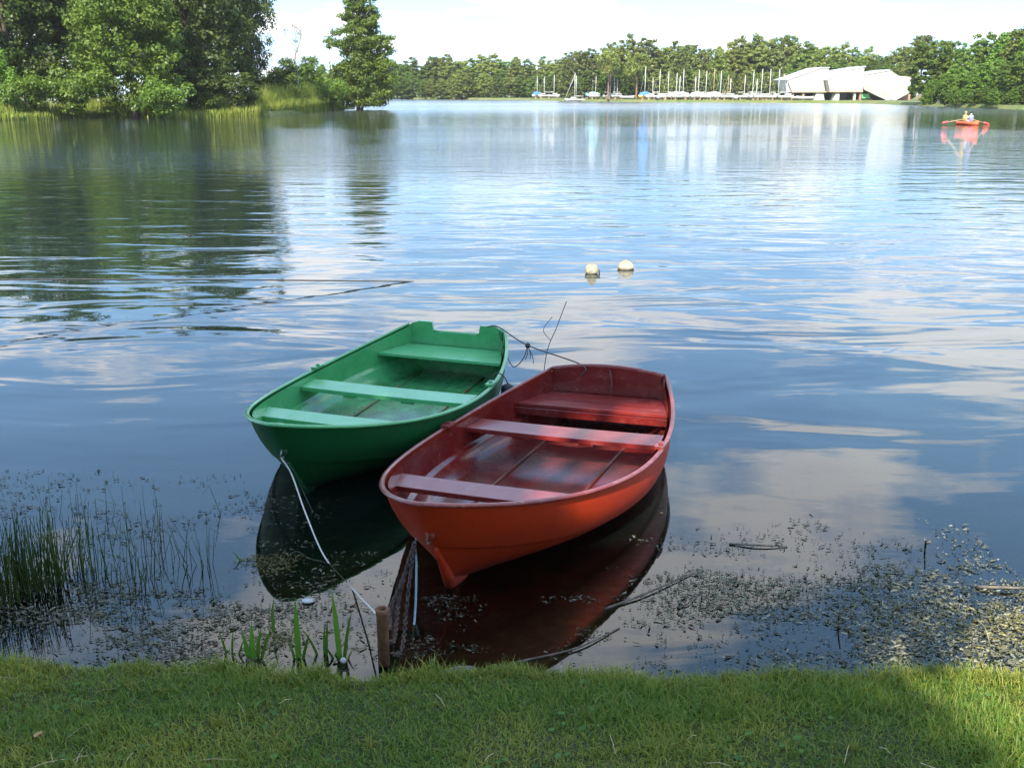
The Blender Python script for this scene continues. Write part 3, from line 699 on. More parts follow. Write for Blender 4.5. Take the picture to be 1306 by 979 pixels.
def d_blob(cx, cy, r):
    c = at(cx, cy)
    return lambda x, y: np.clip(1.15-np.hypot((x-c[0])/r, (y-c[1])/(r*.8))+.9*(fbm(x*9, y*9)-.5), 0, 1)
floating_weed('algae_mat', 'yellowish algae mat floating at the far right of the bank edge', 650, [(1180, 1420, 770, 850)], d_blob(1290, 805, .34), M['algae'], .010, .030)
floating_weed('algae_mat', 'yellowish algae patch floating under the green boat bow', 420, [(320, 420, 690, 740)], d_blob(352, 717, .16), M['algae'], .008, .024)
floating_weed('algae_mat', 'small pale algae patch among the iris shoots', 300, [(320, 400, 790, 840)], d_blob(352, 815, .12), M['algae'], .008, .022)
floating_weed('floating_pondweed', 'dark pondweed strands floating in the reflection of the green boat', 700, [(330, 520, 690, 800)], lambda x, y: np.clip((fbm(x*6+1, y*8)-.48)*5, 0, 1), M['weed'], .006, .022)
floating_weed('floating_pondweed', 'dim pondweed strands floating between the orange bow and the bank', 700, [(520, 860, 760, 850)], lambda x, y: np.clip((fbm(x*5+9, y*8+4)-.50)*4, 0, 1), M['weed'], .006, .020)

def stick(pts, r, name, label, cat, mat='stick', taper=.5):
    P = smooth_path(pts, 8); o = MB().tube(P, np.linspace(r, r*taper, len(P)), 6).build(name, M[mat], smooth=True); return tag(o, label, cat)
stick([at(772, 776, .004), at(822, 757, .012), at(882, 731, .006)], .007, 'floating_stick', 'long grey stick floating off the orange boat, pointing at the pondweed', 'stick')
stick([at(655, 845, .004), at(735, 826, .010), at(790, 800, .004)], .006, 'floating_stick', 'dark stick lying in the shallows below the orange boat', 'stick')
stick([at(930, 693, .005), at(968, 695, .012), at(1004, 697, .004)], .006, 'floating_stick', 'short straight stick floating at the far side of the weed', 'stick')
stick([at(1245, 748, .006), at(1285, 749, .02), at(1345, 751, .01)], .010, 'floating_stick', 'brown branch floating at the right edge of the photo', 'stick')
stick([at(1181, 696, -.05), at(1181, 690, .03), at(1184, 690, .085)], .007, 'dead_twig', 'short dark twig poking up from the pondweed on the right', 'twig')
stick([at(1071, 792, -.03), at(1070, 785, .03), at(1076, 780, .10)], .006, 'dead_twig', 'pale grey twig standing in the middle of the right pondweed', 'twig')
stick([at(865, 775, .004), at(880, 768, .008), at(895, 752, .004)], .004, 'floating_stick', 'thin short stick floating just right of the long grey one', 'stick')
stick([at(1253, 852, .10), at(1250, 842, .20), at(1243, 822, .36), at(1236, 812, .42)], .0035, 'dry_grass_stalk', 'left of two dry curved stalks rising from the sunlit bank edge', 'stalk', 'straw')
stick([at(1263, 835, .02), at(1262, 820, .18), at(1256, 800, .27), at(1247, 790, .33)], .003, 'dry_grass_stalk', 'right of two dry curved stalks rising from the sunlit bank edge', 'stalk', 'straw')
p = at(393, 766, .006); o = thing('white_scrap', 'small white oval scrap floating behind the iris shoots', 'litter', p)
MB().lathe([(0, -.004), (.022, -.003), (.034, .001), (.030, .007), (.014, .010), (0, .0105)], 16).build('scrap_body', M['white_paint'], o, True); o.scale = (1, .8, 1)
p = at(438, 842, .02); o = thing('white_bottle_cap', 'tiny pale blue white cap beside the tallest iris shoot', 'litter', p)
MB().lathe([(0, .012), (.012, .012), (.014, .009), (.014, 0), (.011, 0), (.011, .009), (0, .009)], 14).build('cap', M['white_paint'], o, True); o.rotation_euler = (R(50), 0, 0)

def stone(px, py, r, sc, label):
    c = at(px, py, .02); bm = bmesh.new(); bmesh.ops.create_icosphere(bm, subdivisions=3, radius=r)
    for v in bm.verts:
        n = 1 + .35*(fbm(np.array(v.co.x*14+px), np.array(v.co.y*14+v.co.z*9))-.5); v.co = v.co*float(n); v.co.z = min(v.co.z, r*.5)
    me = bpy.data.meshes.new('stone'); bm.to_mesh(me); bm.free(); me.polygons.foreach_set('use_smooth', np.ones(len(me.polygons), bool))
    o = add('shore_stone', me, M['stone'], loc=c); o.scale = sc; o.rotation_euler = (0, 0, random.uniform(0, 3)*.2); return tag(o, label, 'stone', 'flat stones at the bank edge')
stone(588, 857, .055, (1.4, .7, .6), 'flat grey stone at the grass edge right of the pipe')
stone(640, 860, .05, (2.4, .6, .5), 'long flat grey stone at the grass edge below the orange boat')
stone(720, 862, .04, (1.8, .6, .5), 'small flat stone at the grass edge under the dark shallows')
# fallen things on the bank
p0 = at(52, 946, .25); x, y = p0[0], p0[1]; lf = thing('fallen_leaf', 'curled orange brown fallen leaf on the bank at lower left', 'leaf', (x, y, float(bank_z(x, y))+.032))
V = []
for i, u in enumerate(np.linspace(0, 1, 7)):
    w = .016*math.sin(math.pi*min(u*.92+.04, 1))**.8; V += [(.055*u-.027, -w, .010*u*u+.008), (.055*u-.027, 0, .004), (.055*u-.027, w, .010*u*u+.006)]
MB().put(V, [(i*3+j, i*3+j+1, (i+1)*3+j+1, (i+1)*3+j) for i in range(6) for j in range(2)]).build('leaf_blade', M['dead_leaf'], lf, True); lf.rotation_euler = (R(20), R(-15), R(-35))
def straws():
    n = 90; x = rng.uniform(-3.4, 3.4, n); y = rng.uniform(1.9, 3.85, n); az = rng.uniform(0, 6.283, n); ln = rng.uniform(.05, .16, n)
    mb = MB()
    for i in range(n):
        d = np.array([math.cos(az[i]), math.sin(az[i]), 0])*ln[i]; a = np.array([x[i], y[i], 0]); pts = []
        for t in (0, .5, 1):
            q = a + d*t; q[2] = float(bank_z(q[0], min(q[1], float(edge_y(q[0]))-.01))) + .016 + .008*math.sin(t*3.1); pts.append(q)
        mb.tube(pts, .0013, 3, False)
    tag(mb.build('dry_straw', M['straw']), 'dry pale straws lying across the bank grass', 'straw', kind='stuff')
straws()

# ------------------------------------------------------------------ far and left shores
def land(name, poly, zt, mat, skirt=1.6):
    """flat-topped land; poly runs round the shore counter-clockwise"""
    P = np.array(poly, float); n = len(P); E = np.roll(P, -1, 0)-np.roll(P, 1, 0); E /= np.linalg.norm(E, axis=1)[:, None]
    O = P + np.stack([E[:, 1], -E[:, 0]], 1)*skirt
    V = [(a, b, zt) for a, b in P] + [(a, b, -.6) for a, b in O]
    mb = MB().put(V, [tuple(range(n))] + [(i, (i+1) % n, (i+1) % n+n, i+n) for i in range(n)])
    return tag(mb.build(name, mat), kind='structure')
m = Mat('shore_grass'); v = m.coord(); n1 = m.noise(.12, 5, .6, v); n2 = m.noise(1.5, 5, .6, v)
m.base(m.mix(m.ramp(n2, [(.4, 0.0), (.65, .7)]), m.ramp(n1, [(.40, (.07, .11, .022)), (.66, (.17, .16, .06))]), (.16, .19, .06))); m.rough(.95); M['shore'] = m.m
def sh(px, py, off=0.0):
    p = at(px, py, 0)[:2]; return tuple(p*(1+off/np.linalg.norm(p)))
far = [sh(330, 126.4), sh(500, 126.6), sh(560, 127), sh(655, 127.6), sh(720, 129.2), sh(850, 130.4), sh(1000, 131.3), sh(1100, 132.0), sh(1165, 134.6), sh(1240, 137.5), sh(1306, 139.6),
       (120, 118), (170, 60), (200, -20), (520, -20), (520, 640), (-420, 640), (-420, 330)]
land('far_shore', far, .55, M['shore'])
left = [(-70, -30), (-66, 20), (-62, 60), sh(-60, 156), sh(0, 153.5), sh(60, 151.5), sh(140, 149), sh(200, 150), sh(300, 148.4), sh(345, 147.2), sh(400, 143), sh(438, 139.8), sh(452, 139.0),
        (-27, 162), (-40, 175), (-80, 240), (-200, 330), (-400, 330), (-400, -30)]
land('left_shore', left, .40, M['shore'], .3)

# ------------------------------------------------------------------ trees
def leaf_cloud(C, Rr, per, size, T, up=.35, jit=.9):
    """leaf faces spread through clumps: C (n,3) centres, Rr (n,3) radii, T (n,) clump tints"""
    n = len(C); k = n*per; ci = np.repeat(np.arange(n), per)
    d = rng.normal(size=(k, 3)); d /= np.linalg.norm(d, axis=1)[:, None]; r = rng.random(k)**.45
    P = C[ci] + d*r[:, None]*Rr[ci]
    nm = d*.9 + rng.normal(size=(k, 3))*jit*.42 + np.array([0, 0, up]); nm /= np.linalg.norm(nm, axis=1)[:, None]
    a = np.cross(nm, rng.normal(size=(k, 3))); a /= np.linalg.norm(a, axis=1)[:, None]; b = np.cross(nm, a)
    s = size*rng.uniform(.6, 1.35, k)[:, None]
    V = np.stack([P-a*s*.5, P-b*s*.30+nm*s*.06, P+a*s*.55, P+b*s*.30+nm*s*.06], 1).reshape(-1, 3)
    t = np.clip(T[ci] + rng.normal(0, .14, k), 0, 1)
    return V, np.arange(k*4).reshape(k, 4), np.repeat(t, 4)
def crown_clumps(n, rx, ry, z0, z1, seed, shape='round', cr=.20, fill=.35):
    g = np.random.default_rng(seed); C = []; hgt = z1-z0
    lob = g.normal(size=(7, 3)); lob /= np.linalg.norm(lob, axis=1)[:, None]; la = g.uniform(.05, .32, 7)
    while len(C) < n:
        d = g.normal(size=3); d /= np.linalg.norm(d); rad = 1 + sum(a*max(0, d @ l)**3 for a, l in zip(la, lob)) - .12
        rr = rad*(g.random()**.25 if g.random() > fill else g.random()**.5)*.92
        u = (d[2]*rr+1)/2
        if shape == 'cone': wf = 1.25*(1-u)**.75 if u > .25 else .9
        elif shape == 'egg': wf = 1.12-.45*u
        elif shape == 'column': wf = .9
        else: wf = 1.0
        C.append((d[0]*rr*rx*wf, d[1]*rr*ry*wf, z0+hgt*u))
    C = np.array(C); s = cr*(rx+ry)/2*g.uniform(.65, 1.35, n)
    Rr = np.stack([s*1.15, s*1.15, s*.75], 1); return C, Rr, np.clip(g.normal(.5, .20, n), 0, 1)
def limbs(mb, C, trunk, r, n, g, seg=6):
    """limbs from the trunk out to some clump centres"""
    for c in C[g.choice(len(C), min(n, len(C)), replace=False)]:
        zb = np.clip(c[2]*g.uniform(.45, .8), trunk[0][2]+.3, trunk[-1][2]); a = np.array([np.interp(zb, trunk[:, 2], trunk[:, j]) for j in range(3)])
        mid = (a+c)/2 + np.array([0, 0, .10*np.linalg.norm(c-a)]) + g.normal(size=3)*.05*np.linalg.norm(c-a)
        P = smooth_path([a, mid, c], seg); mb.tube(P, np.linspace(r, r*.15, len(P)), 5)
def tree_meshes(h, rx, ry, z0, n, per, size, seed, shape='round', cr=.20, tr=.22, nl=14, fill=.35, lean=(0, 0), up=.35):
    g = np.random.default_rng(seed)
    C, Rr, T = crown_clumps(n, rx, ry, z0, h*.97, seed, shape, cr, fill)
    C[:, 0] += lean[0]*C[:, 2]/h; C[:, 1] += lean[1]*C[:, 2]/h
    V, F, t = leaf_cloud(C, Rr, per, size, T, up)
    cm = mesh('crown', V, [F]); a = cm.attributes.new('tint', 'FLOAT', 'POINT'); a.data.foreach_set('value', t.astype(np.float32))
    tp = np.array([(lean[0]*q + .15*tr*math.sin(q*7+seed), lean[1]*q, q*h*.82-.5) for q in np.linspace(0, 1, 9)]); mb = MB()
    mb.tube(tp, np.linspace(tr*1.25, tr*.2, 9), 9); limbs(mb, C, tp, tr*.38, nl, g)
    tm = bpy.data.meshes.new('trunk'); tm.from_pydata(mb.v, [], mb.f); tm.polygons.foreach_set('use_smooth', np.ones(len(tm.polygons), bool))
    return cm, tm
def put_tree(name, label, cat, ms, leaf, loc, rz=0.0, sc=1.0, group=None, bark='bark'):
    t = thing(name, label, cat, loc, rz, group); t.scale = (sc, sc, sc) if isinstance(sc, (int, float)) else sc
    for nm, me, mt in (('trunk', ms[1], M[bark]), ('crown', ms[0], M[leaf])):
        o = bpy.data.objects.new(nm, me); COL.objects.link(o); o.parent = t
        if not me.materials: me.materials.append(None)
        o.material_slots[0].link = 'OBJECT'; o.material_slots[0].material = mt
    return t
# left grove: full trees about 100 m off
GA = tree_meshes(21.5, 5.6, 5.0, 1.2, 190, 130, .34, 11, 'egg', .20, .30)
GB = tree_meshes(20.0, 5.0, 4.6, 1.5, 170, 130, .34, 12, 'round', .22, .30)
GC = tree_meshes(18.0, 6.2, 5.4, -.2, 250, 115, .34, 13, 'egg', .18, .28)
BU = tree_meshes(4.2, 2.6, 2.3, .2, 60, 80, .26, 14, 'round', .28, .07, 8)
BV = tree_meshes(6.0, 2.4, 2.3, .3, 70, 80, .26, 15, 'egg', .26, .09, 8)
def base_at(px, dist, z=.40): p = at_dist(px, 130, dist); return (p[0], dist, z)
G = 'trees of the left grove'
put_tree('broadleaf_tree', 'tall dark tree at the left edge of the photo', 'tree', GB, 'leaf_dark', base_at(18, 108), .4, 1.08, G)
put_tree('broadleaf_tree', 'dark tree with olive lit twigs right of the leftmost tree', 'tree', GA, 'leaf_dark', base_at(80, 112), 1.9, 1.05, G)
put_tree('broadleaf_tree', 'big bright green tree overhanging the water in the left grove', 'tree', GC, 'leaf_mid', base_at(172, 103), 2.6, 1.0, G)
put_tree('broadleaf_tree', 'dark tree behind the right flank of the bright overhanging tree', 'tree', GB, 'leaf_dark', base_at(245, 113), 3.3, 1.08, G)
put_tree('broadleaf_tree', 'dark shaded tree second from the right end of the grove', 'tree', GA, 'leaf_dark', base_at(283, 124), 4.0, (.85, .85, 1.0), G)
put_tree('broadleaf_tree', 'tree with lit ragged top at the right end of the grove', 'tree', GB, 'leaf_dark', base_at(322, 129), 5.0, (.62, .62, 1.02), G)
for i, (px, d, s, lf) in enumerate([(-50, 118, 1.0, 'leaf_mid'), (-120, 118, 1.0, 'leaf_dark'), (-200, 116, 1.05, 'leaf_mid')]):
    put_tree('broadleaf_tree', ('tree just beyond the left edge of the photo, nearest to it', 'dark tree beyond the left edge of the photo, second outside it', 'tree beyond the left edge of the photo, farthest outside it')[i], 'tree', (GA, GB, GC)[i], lf, base_at(px, d), i*1.3, s, G)
for i, (px, d) in enumerate([(40, 124), (130, 126), (205, 126), (262, 132), (120, 112)]):
    put_tree('broadleaf_tree', ('dark tree behind the leftmost trees in the back row of the grove', 'dark tree in the back row, seen left of the bright overhanging tree', 'dark tree in the back row, hidden right of the bright overhanging tree', 'dark tree farthest back near the right end of the grove', 'dark tree close behind the left flank of the bright overhanging tree')[i], 'tree', (GB, GA)[i % 2], 'leaf_dark', base_at(px, d), i*2.1+.5, 1.0, 'back row of the left grove')
S = 'shrubs along the left shore'
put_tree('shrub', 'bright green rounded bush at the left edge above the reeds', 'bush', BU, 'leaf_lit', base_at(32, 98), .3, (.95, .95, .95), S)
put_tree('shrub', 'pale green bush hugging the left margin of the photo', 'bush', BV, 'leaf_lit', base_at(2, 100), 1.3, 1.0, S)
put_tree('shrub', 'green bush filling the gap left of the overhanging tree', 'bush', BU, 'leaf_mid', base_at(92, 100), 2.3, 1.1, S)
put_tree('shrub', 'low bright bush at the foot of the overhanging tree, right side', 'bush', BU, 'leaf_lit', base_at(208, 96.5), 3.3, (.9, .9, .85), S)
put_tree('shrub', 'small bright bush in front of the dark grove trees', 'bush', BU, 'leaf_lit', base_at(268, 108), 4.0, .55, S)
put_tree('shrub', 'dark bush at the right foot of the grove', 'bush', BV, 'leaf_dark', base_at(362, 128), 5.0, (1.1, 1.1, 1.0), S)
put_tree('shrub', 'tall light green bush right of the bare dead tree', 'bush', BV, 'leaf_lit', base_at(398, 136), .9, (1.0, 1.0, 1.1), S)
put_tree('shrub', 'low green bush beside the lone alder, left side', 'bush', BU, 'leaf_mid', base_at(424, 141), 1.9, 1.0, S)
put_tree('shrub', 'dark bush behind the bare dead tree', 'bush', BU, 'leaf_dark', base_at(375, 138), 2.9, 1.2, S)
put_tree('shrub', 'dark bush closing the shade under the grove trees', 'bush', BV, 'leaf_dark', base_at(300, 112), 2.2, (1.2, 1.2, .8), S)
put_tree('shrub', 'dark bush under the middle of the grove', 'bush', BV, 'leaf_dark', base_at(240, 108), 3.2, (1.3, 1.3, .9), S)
# bare dead tree
d = base_at(380, 130); t = thing('dead_tree', 'bare pale dead tree between the grove and the alder', 'tree', d)
mb = MB(); tr = smooth_path([(0, 0, -.4), (.1, 0, 3.5), (-.1, 0, 6.0), (.7, .1, 8.2), (1.0, 0, 9.9)], 8); mb.tube(tr, np.linspace(.20, .035, len(tr)), 8); gg = np.random.default_rng(5)
tips = []
for i in range(24):
    k = gg.integers(12, len(tr)-1); a = tr[k]; az = gg.uniform(0, 6.28); ln = gg.uniform(.8, 2.4)
    e = a + np.array([math.cos(az)*ln, math.sin(az)*ln, gg.uniform(-.2, 1.0)*ln]); mid = (a+e)/2+np.array([0, 0, .15*ln])
    P = smooth_path([a, mid, e], 5); mb.tube(P, np.linspace(.045, .012, len(P)), 4); tips.append(e)
    for j in range(3):
        q = P[gg.integers(3, len(P))]; e2 = q + gg.normal(size=3)*.5; mb.tube([q, (q+e2)/2+gg.normal(size=3)*.05, e2], [.016, .012, .008], 3)
mb.build('trunk', M['dead_wood'], t, True)
C = np.array([p for p in tips if p[0] < .2][:6]); V, F, tt = leaf_cloud(C, np.full((len(C), 3), .45), 30, .2, np.full(len(C), .3)); tinted('sparse_leaves', V, [F], tt, M['leaf_dark'], t)
# lone alder: broad lower crown, layered plates above
C = []; Rr = []; gg = np.random.default_rng(21)
for i in range(240):
    a = gg.uniform(0, 6.28); r = gg.random()**.5; u = gg.random()
    w = 4.6*(1 if u < .75 else 1-(u-.75)*1.6)*(.78+.3*u if u < .3 else 1); C.append((math.cos(a)*r*w+.5, math.sin(a)*r*w, .5+7.2*u)); Rr.append(gg.uniform(.7, 1.1))
n0 = len(C)
for z, w, n, off in ((8.4, 4.6, 34, .2), (9.3, 4.9, 38, .2), (10.4, 3.6, 28, -.1), (11.4, 3.0, 26, -.2), (12.4, 2.8, 24, .1), (13.4, 2.4, 20, -.1), (14.4, 2.1, 16, .2), (15.4, 1.6, 13, .2), (16.2, 1.0, 7, .2)):
    for i in range(n):
        a = gg.uniform(0, 6.28); r = gg.random()**.55; C.append((math.cos(a)*r*w+off, math.sin(a)*r*w*.9, z-.25*r*gg.random()*2+gg.normal(0, .30))); Rr.append(gg.uniform(.5, .95))
C = np.array(C); Rr = np.array(Rr); R3 = np.stack([Rr*1.1, Rr*1.1, Rr*np.where(np.arange(len(C)) < n0, .8, .62)], 1)
al = thing('alder_tree', 'lone alder with layered top leaning over the water at the point', 'tree', (*sh(462, 140.2), .35))
V, F, tt = leaf_cloud(C, R3, 85, .32, np.clip(gg.normal(.5, .2, len(C)), 0, 1)); tinted('crown', V, [F], tt, M['leaf_mid'], al)
mb = MB(); tp = smooth_path([(-.6, 0, -.8), (-.3, 0, 3), (-.2, 0, 8), (0, 0, 12), (.2, 0, 15.8)], 5); mb.tube(tp, np.linspace(.32, .06, len(tp)), 9)
tp2 = smooth_path([(-.2, 0, -.8), (.6, .2, 2), (1.6, .3, 5)], 5); mb.tube(tp2, np.linspace(.22, .06, len(tp2)), 8); limbs(mb, C, tp, .09, 45, gg); mb.build('trunk', M['bark'], al, True)

# reeds along the left shore
def reeds():
    segs = [(-60, 156, 1.2), (0, 153.5, .9), (60, 151.5, 1.1), (140, 149, 1.2), (200, 150, .8), (300, 148.4, 1.3), (330, 147.6, 1.8), (400, 143, 2.2), (438, 139.8, 1.8)]
    B = []; Lh = []
    for (a, b) in zip(segs[:-1], segs[1:]):
        A, Bp = np.array(sh(*a[:2])), np.array(sh(*b[:2])); n = int(260*np.linalg.norm(Bp-A)); t = rng.random(n)
        dep = rng.random(n)**1.3*5.5-1.2; p = A+(Bp-A)*t[:, None]; u = p/np.linalg.norm(p, axis=1)[:, None]; p = p+u*dep[:, None]
        h = (a[2]*(1-t)+b[2]*t)*(.75+.20*np.clip(dep, 0, 3))*rng.uniform(.65, 1.25, n)*(.7+.6*fbm(p[:, 0]*.5, p[:, 1]*.5))
        B.append(np.stack([p[:, 0], p[:, 1], np.where(dep < 1.0, -.1, .35)], 1)); Lh.append(h)
    B = np.concatenate(B); Lh = np.concatenate(Lh); n = len(B)
    V, Fs, t = blades(B, Lh, rng.uniform(.05, .11, n), rng.uniform(0, 6.283, n), rng.uniform(0, .22, n), rng.uniform(0, .4, n), np.clip(rng.normal(.5, .25, n)*(.6+.8*fbm(B[:, 0]*.2, B[:, 1]*.2)), 0, 1))
    tag(tinted('reed_bed', V, Fs, t, M['reed']), 'yellow green reeds fringing the left shore below the grove', 'reeds', kind='stuff')
reeds()

# far forest, tree by tree
FT = [tree_meshes(14, 3.9, 3.5, -.6, 270, 30, .52, 40+i, sh_, cr_*.62, .22, 6, .3, up=.45) for i, (sh_, cr_) in enumerate([('egg', .24), ('round', .24), ('cone', .26), ('egg', .22), ('column', .26), ('round', .22)])]
ORD = ['first', 'second', 'third', 'fourth', 'fifth', 'sixth', 'seventh', 'eighth', 'ninth', 'tenth', 'eleventh', 'twelfth', 'thirteenth', 'fourteenth', 'fifteenth', 'sixteenth', 'seventeenth', 'eighteenth', 'nineteenth', 'twentieth']
def ordinal(i): return ORD[i] if i < 20 else ('twenty-' if i < 29 else 'thirtieth' if i == 29 else 'thirty-') + ('' if i == 29 else ORD[(i-20) % 10])
def far_row(prof, dist, step, seed, leaf, label, group, wid=1.0, name='forest_tree'):
    g = np.random.default_rng(seed); px = prof[0][0]; cnt = 0
    while px < prof[-1][0]:
        dd = dist(px) + g.uniform(-3, 5); ty = np.interp(px, [p[0] for p in prof], [p[1] for p in prof]) + g.uniform(-4, 6)
        top = at_dist(px, ty, dd)[2]; k = g.integers(len(FT)); s = max(top-.5, 2.5)/12.6
        b = at_dist(px, 128, dd)
        put_tree(name, label + ', ' + ordinal(cnt) + ' from the left', 'bush' if 'bush' in name else 'tree', FT[k], leaf[g.integers(len(leaf))], (b[0], dd, .5), g.uniform(0, 6.28), (s*wid*g.uniform(.85, 1.2),)*2 + (s,), group)
        px += step*g.uniform(.7, 1.3); cnt += 1
# pixel profiles of the treetops, front rows at the water, back rows behind
far_row([(330, 96), (420, 84), (500, 78), (560, 76), (640, 74), (735, 76)], lambda x: 352, 15, 1, ['leaf_far', 'leaf_mid'], 'tree in the distant wood between the alder and the sailboats', 'distant wood left of the sailboats', 1.35)
far_row([(480, 100), (560, 98), (640, 96), (730, 98)], lambda x: 339, 14, 2, ['leaf_mid', 'leaf_far'], 'lower tree at the water edge of the distant wood', 'waterside trees of the distant wood', 1.5)
far_row([(725, 72), (770, 60), (815, 50), (850, 60), (900, 56), (960, 50), (1000, 52), (1040, 62)], lambda x: 290, 15, 3, ['leaf_far', 'leaf_far', 'leaf_yellow'], 'tall tree of the wood rising behind the sailboats', 'tall wood behind the sailboats', 1.0)
far_row([(745, 92), (800, 88), (900, 90), (1010, 92)], lambda x: 276, 15, 4, ['leaf_far', 'leaf_mid'], 'lower tree standing close behind the sailboat masts', 'lower trees behind the masts', 1.35)
far_row([(1010, 62), (1060, 60), (1090, 66), (1120, 64), (1165, 54)], lambda x: 282, 15, 5, ['leaf_mid', 'leaf_far'], 'tree of the wood rising behind the white boathouse', 'wood behind the boathouse', 1.05)
far_row([(1010, 84), (1060, 80), (1110, 82), (1165, 88)], lambda x: 268, 13, 8, ['leaf_mid', 'leaf_far'], 'lower tree close behind the white boathouse', 'lower trees behind the boathouse', 1.35)
far_row([(1184, 50), (1190, 48), (1215, 58), (1250, 46), (1285, 40), (1320, 36), (1420, 40)], lambda x: 190-.10*(x-1168), 17, 6, ['leaf_lit', 'leaf_mid'], 'tall tree of the bright wood at the right end', 'bright wood on the right', 1.0)
far_row([(1186, 96), (1230, 84), (1290, 74), (1430, 74)], lambda x: 176-.12*(x-1186), 16, 7, ['leaf_lit'], 'full bright tree at the front of the right wood', 'front trees of the right wood', 1.25)
far_row([(1190, 120), (1250, 116), (1320, 112), (1430, 108)], lambda x: 170-.13*(x-1190), 13, 9, ['leaf_lit', 'leaf_mid'], 'low leafy bush along the foot of the right wood', 'bushes below the right wood', 1.5, 'waterside_bush')
put_tree('forest_tree', 'greyish tall tree rising at the right margin of the photo', 'tree', FT[1], 'leaf_far', (at_dist(1302, 128, 178)[0], 178, .5), 0, (1.0, 1.0, at_dist(1302, 34, 178)[2]/14.0), 'bright wood on the right')
# pine beside the boathouse
pn = thing('pine_tree', 'slim pine with pale bare trunk and yellowish crown beside the boathouse', 'tree', (at_dist(1171, 130, 226)[0], 226, .5))
mb = MB(); tp = smooth_path([(0, 0, -.4), (.1, 0, 4), (-.1, 0, 8), (0, 0, 12.5)], 5); mb.tube(tp, np.linspace(.26, .08, len(tp)), 8)
gg = np.random.default_rng(77); C = np.stack([gg.normal(-1.0, 1.7, 60), gg.normal(0, 1.4, 60), gg.uniform(6.2, 13.2, 60)], 1); C[:, 0] *= np.clip((14.2-C[:, 2])/5, .3, 1)
limbs(mb, C, tp, .07, 26, gg); mb.build('trunk', M['pine_bark'], pn, True)
V, F, tt = leaf_cloud(C, np.full((60, 3), .95)*np.array([1.1, 1.1, .6]), 55, .50, np.clip(gg.normal(.5, .2, 60), 0, 1)); tinted('crown', V, [F], tt, M['leaf_yellow'], pn)
for px, lab in ((811, 'slim pine with reddish bare trunk left of the tallest mast'), (775, 'thin reddish pine trunk behind the left sailboats')):
    q = thing('pine_tree', lab, 'tree', (at_dist(px, 130, 268)[0], 268, .5)); mb = MB(); tp = smooth_path([(0, 0, -.4), (.1, 0, 4), (-.05, 0, 8), (.1, 0, 11)], 5); mb.tube(tp, np.linspace(.24, .08, len(tp)), 7)
    C = np.stack([gg.normal(0, 1.3, 34), gg.normal(0, 1.3, 34), gg.uniform(6.5, 11.5, 34)], 1); limbs(mb, C, tp, .06, 14, gg); mb.build('trunk', M['pine_bark'], q, True)
    V, F, tt = leaf_cloud(C, np.full((34, 3), .9), 50, .5, np.clip(gg.normal(.5, .2, 34), 0, 1)); tinted('crown', V, [F], tt, M['leaf_far'], q)

# trees behind the photographer, left: their shade lies over the bank and the boats
def qt(q, t, z=0): return np.array([-SUN_H[1]*q-SUN_H[0]*t, SUN_H[0]*q-SUN_H[1]*t, z])       # q across the sunbeams, t away from the sun
lit = on(red, (1.02, .46, .28))
def shade_tree(q, t, h, r, z0, seed, label, n=150):
    b = qt(q, t); C, Rr, T = crown_clumps(n, r, r, z0, h, seed, 'round', .24, .45); P = b + 0
    V, F, tt = leaf_cloud(C, Rr, 150, .24, T)
    c = V.reshape(-1, 4, 3).mean(1) + np.array([b[0], b[1], .9])
    keep = np.ones(len(c), bool)  # leaves cut away along the sunbeams to let a sun patch onto the seats
    for (pt, rad) in ((on(red, (1.0, .28, .28)), .50), (on(red, (1.0, .55, .28)), .62), (on(red, (1.25, .48, .06)), .58), (on(red, (1.55, .40, .06)), .52)):
        w = c-pt; keep &= np.linalg.norm(w-(w@TO_SUN)[:, None]*TO_SUN, axis=1) > rad
    V = V.reshape(-1, 4, 3)[keep].reshape(-1, 3); tt = tt.reshape(-1, 4)[keep].ravel()
    t_ = thing('broadleaf_tree', label, 'tree', (b[0], b[1], .9), group='shade trees behind the bank')
    tinted('crown', V, [np.arange(len(V)).reshape(-1, 4)], tt, M['leaf_mid'], t_)
    mb = MB(); tp = np.array([(.1*math.sin(k*5), 0, k*h*.8-.6) for k in np.linspace(0, 1, 8)]); mb.tube(tp, np.linspace(.32, .06, 8), 10); limbs(mb, C, tp, .10, 20, np.random.default_rng(seed)); mb.build('trunk', M['bark'], t_, True)
shade_tree(-1.6, -4.5, 14.0, 2.7, 3.2, 91, 'leafy tree behind the bank out of view, shading the boats', 160)
shade_tree(-5.3, -5.0, 14.5, 3.4, 3.4, 92, 'leafy tree out of view to the left, shading the rushes', 150)
shade_tree(-1.3, -9.0, 16.0, 2.2, 4.0, 93, 'slim leafy tree out of view behind the photographer', 120)

# ------------------------------------------------------------------ sailboats on the far shore
def hull_mesh(ln, bm_, ht, mb):
    ks = np.linspace(0, 1, 11); rows = []
    for s in ks:
        b = bm_/2*(1-(max(s-.45, 0)/.55)**2.2)*(.78+.22*min(s/.45, 1)); zt = ht*(1+.18*(s-.4)**2*4)
        zk = ht*.15*(1-s) + ht*.55*max(0, s-.7)**1.5*4*.5
        rows.append([(s*ln-ln/2, y*b, z) for y, z in ((-1, zt), (-.92, zt*.55), (-.55, zk+.06), (0, zk), (.55, zk+.06), (.92, zt*.55), (1, zt))] + [(s*ln-ln/2, 0, zt+.05)])
    V = [p for r in rows for p in r]; F = [(i*8+j, i*8+(j+1) % 8, (i+1)*8+(j+1) % 8, (i+1)*8+j) for i in range(10) for j in range(8)] + [tuple(range(8)), tuple(range(80, 88))[::-1]]
    return mb.put(V, F)
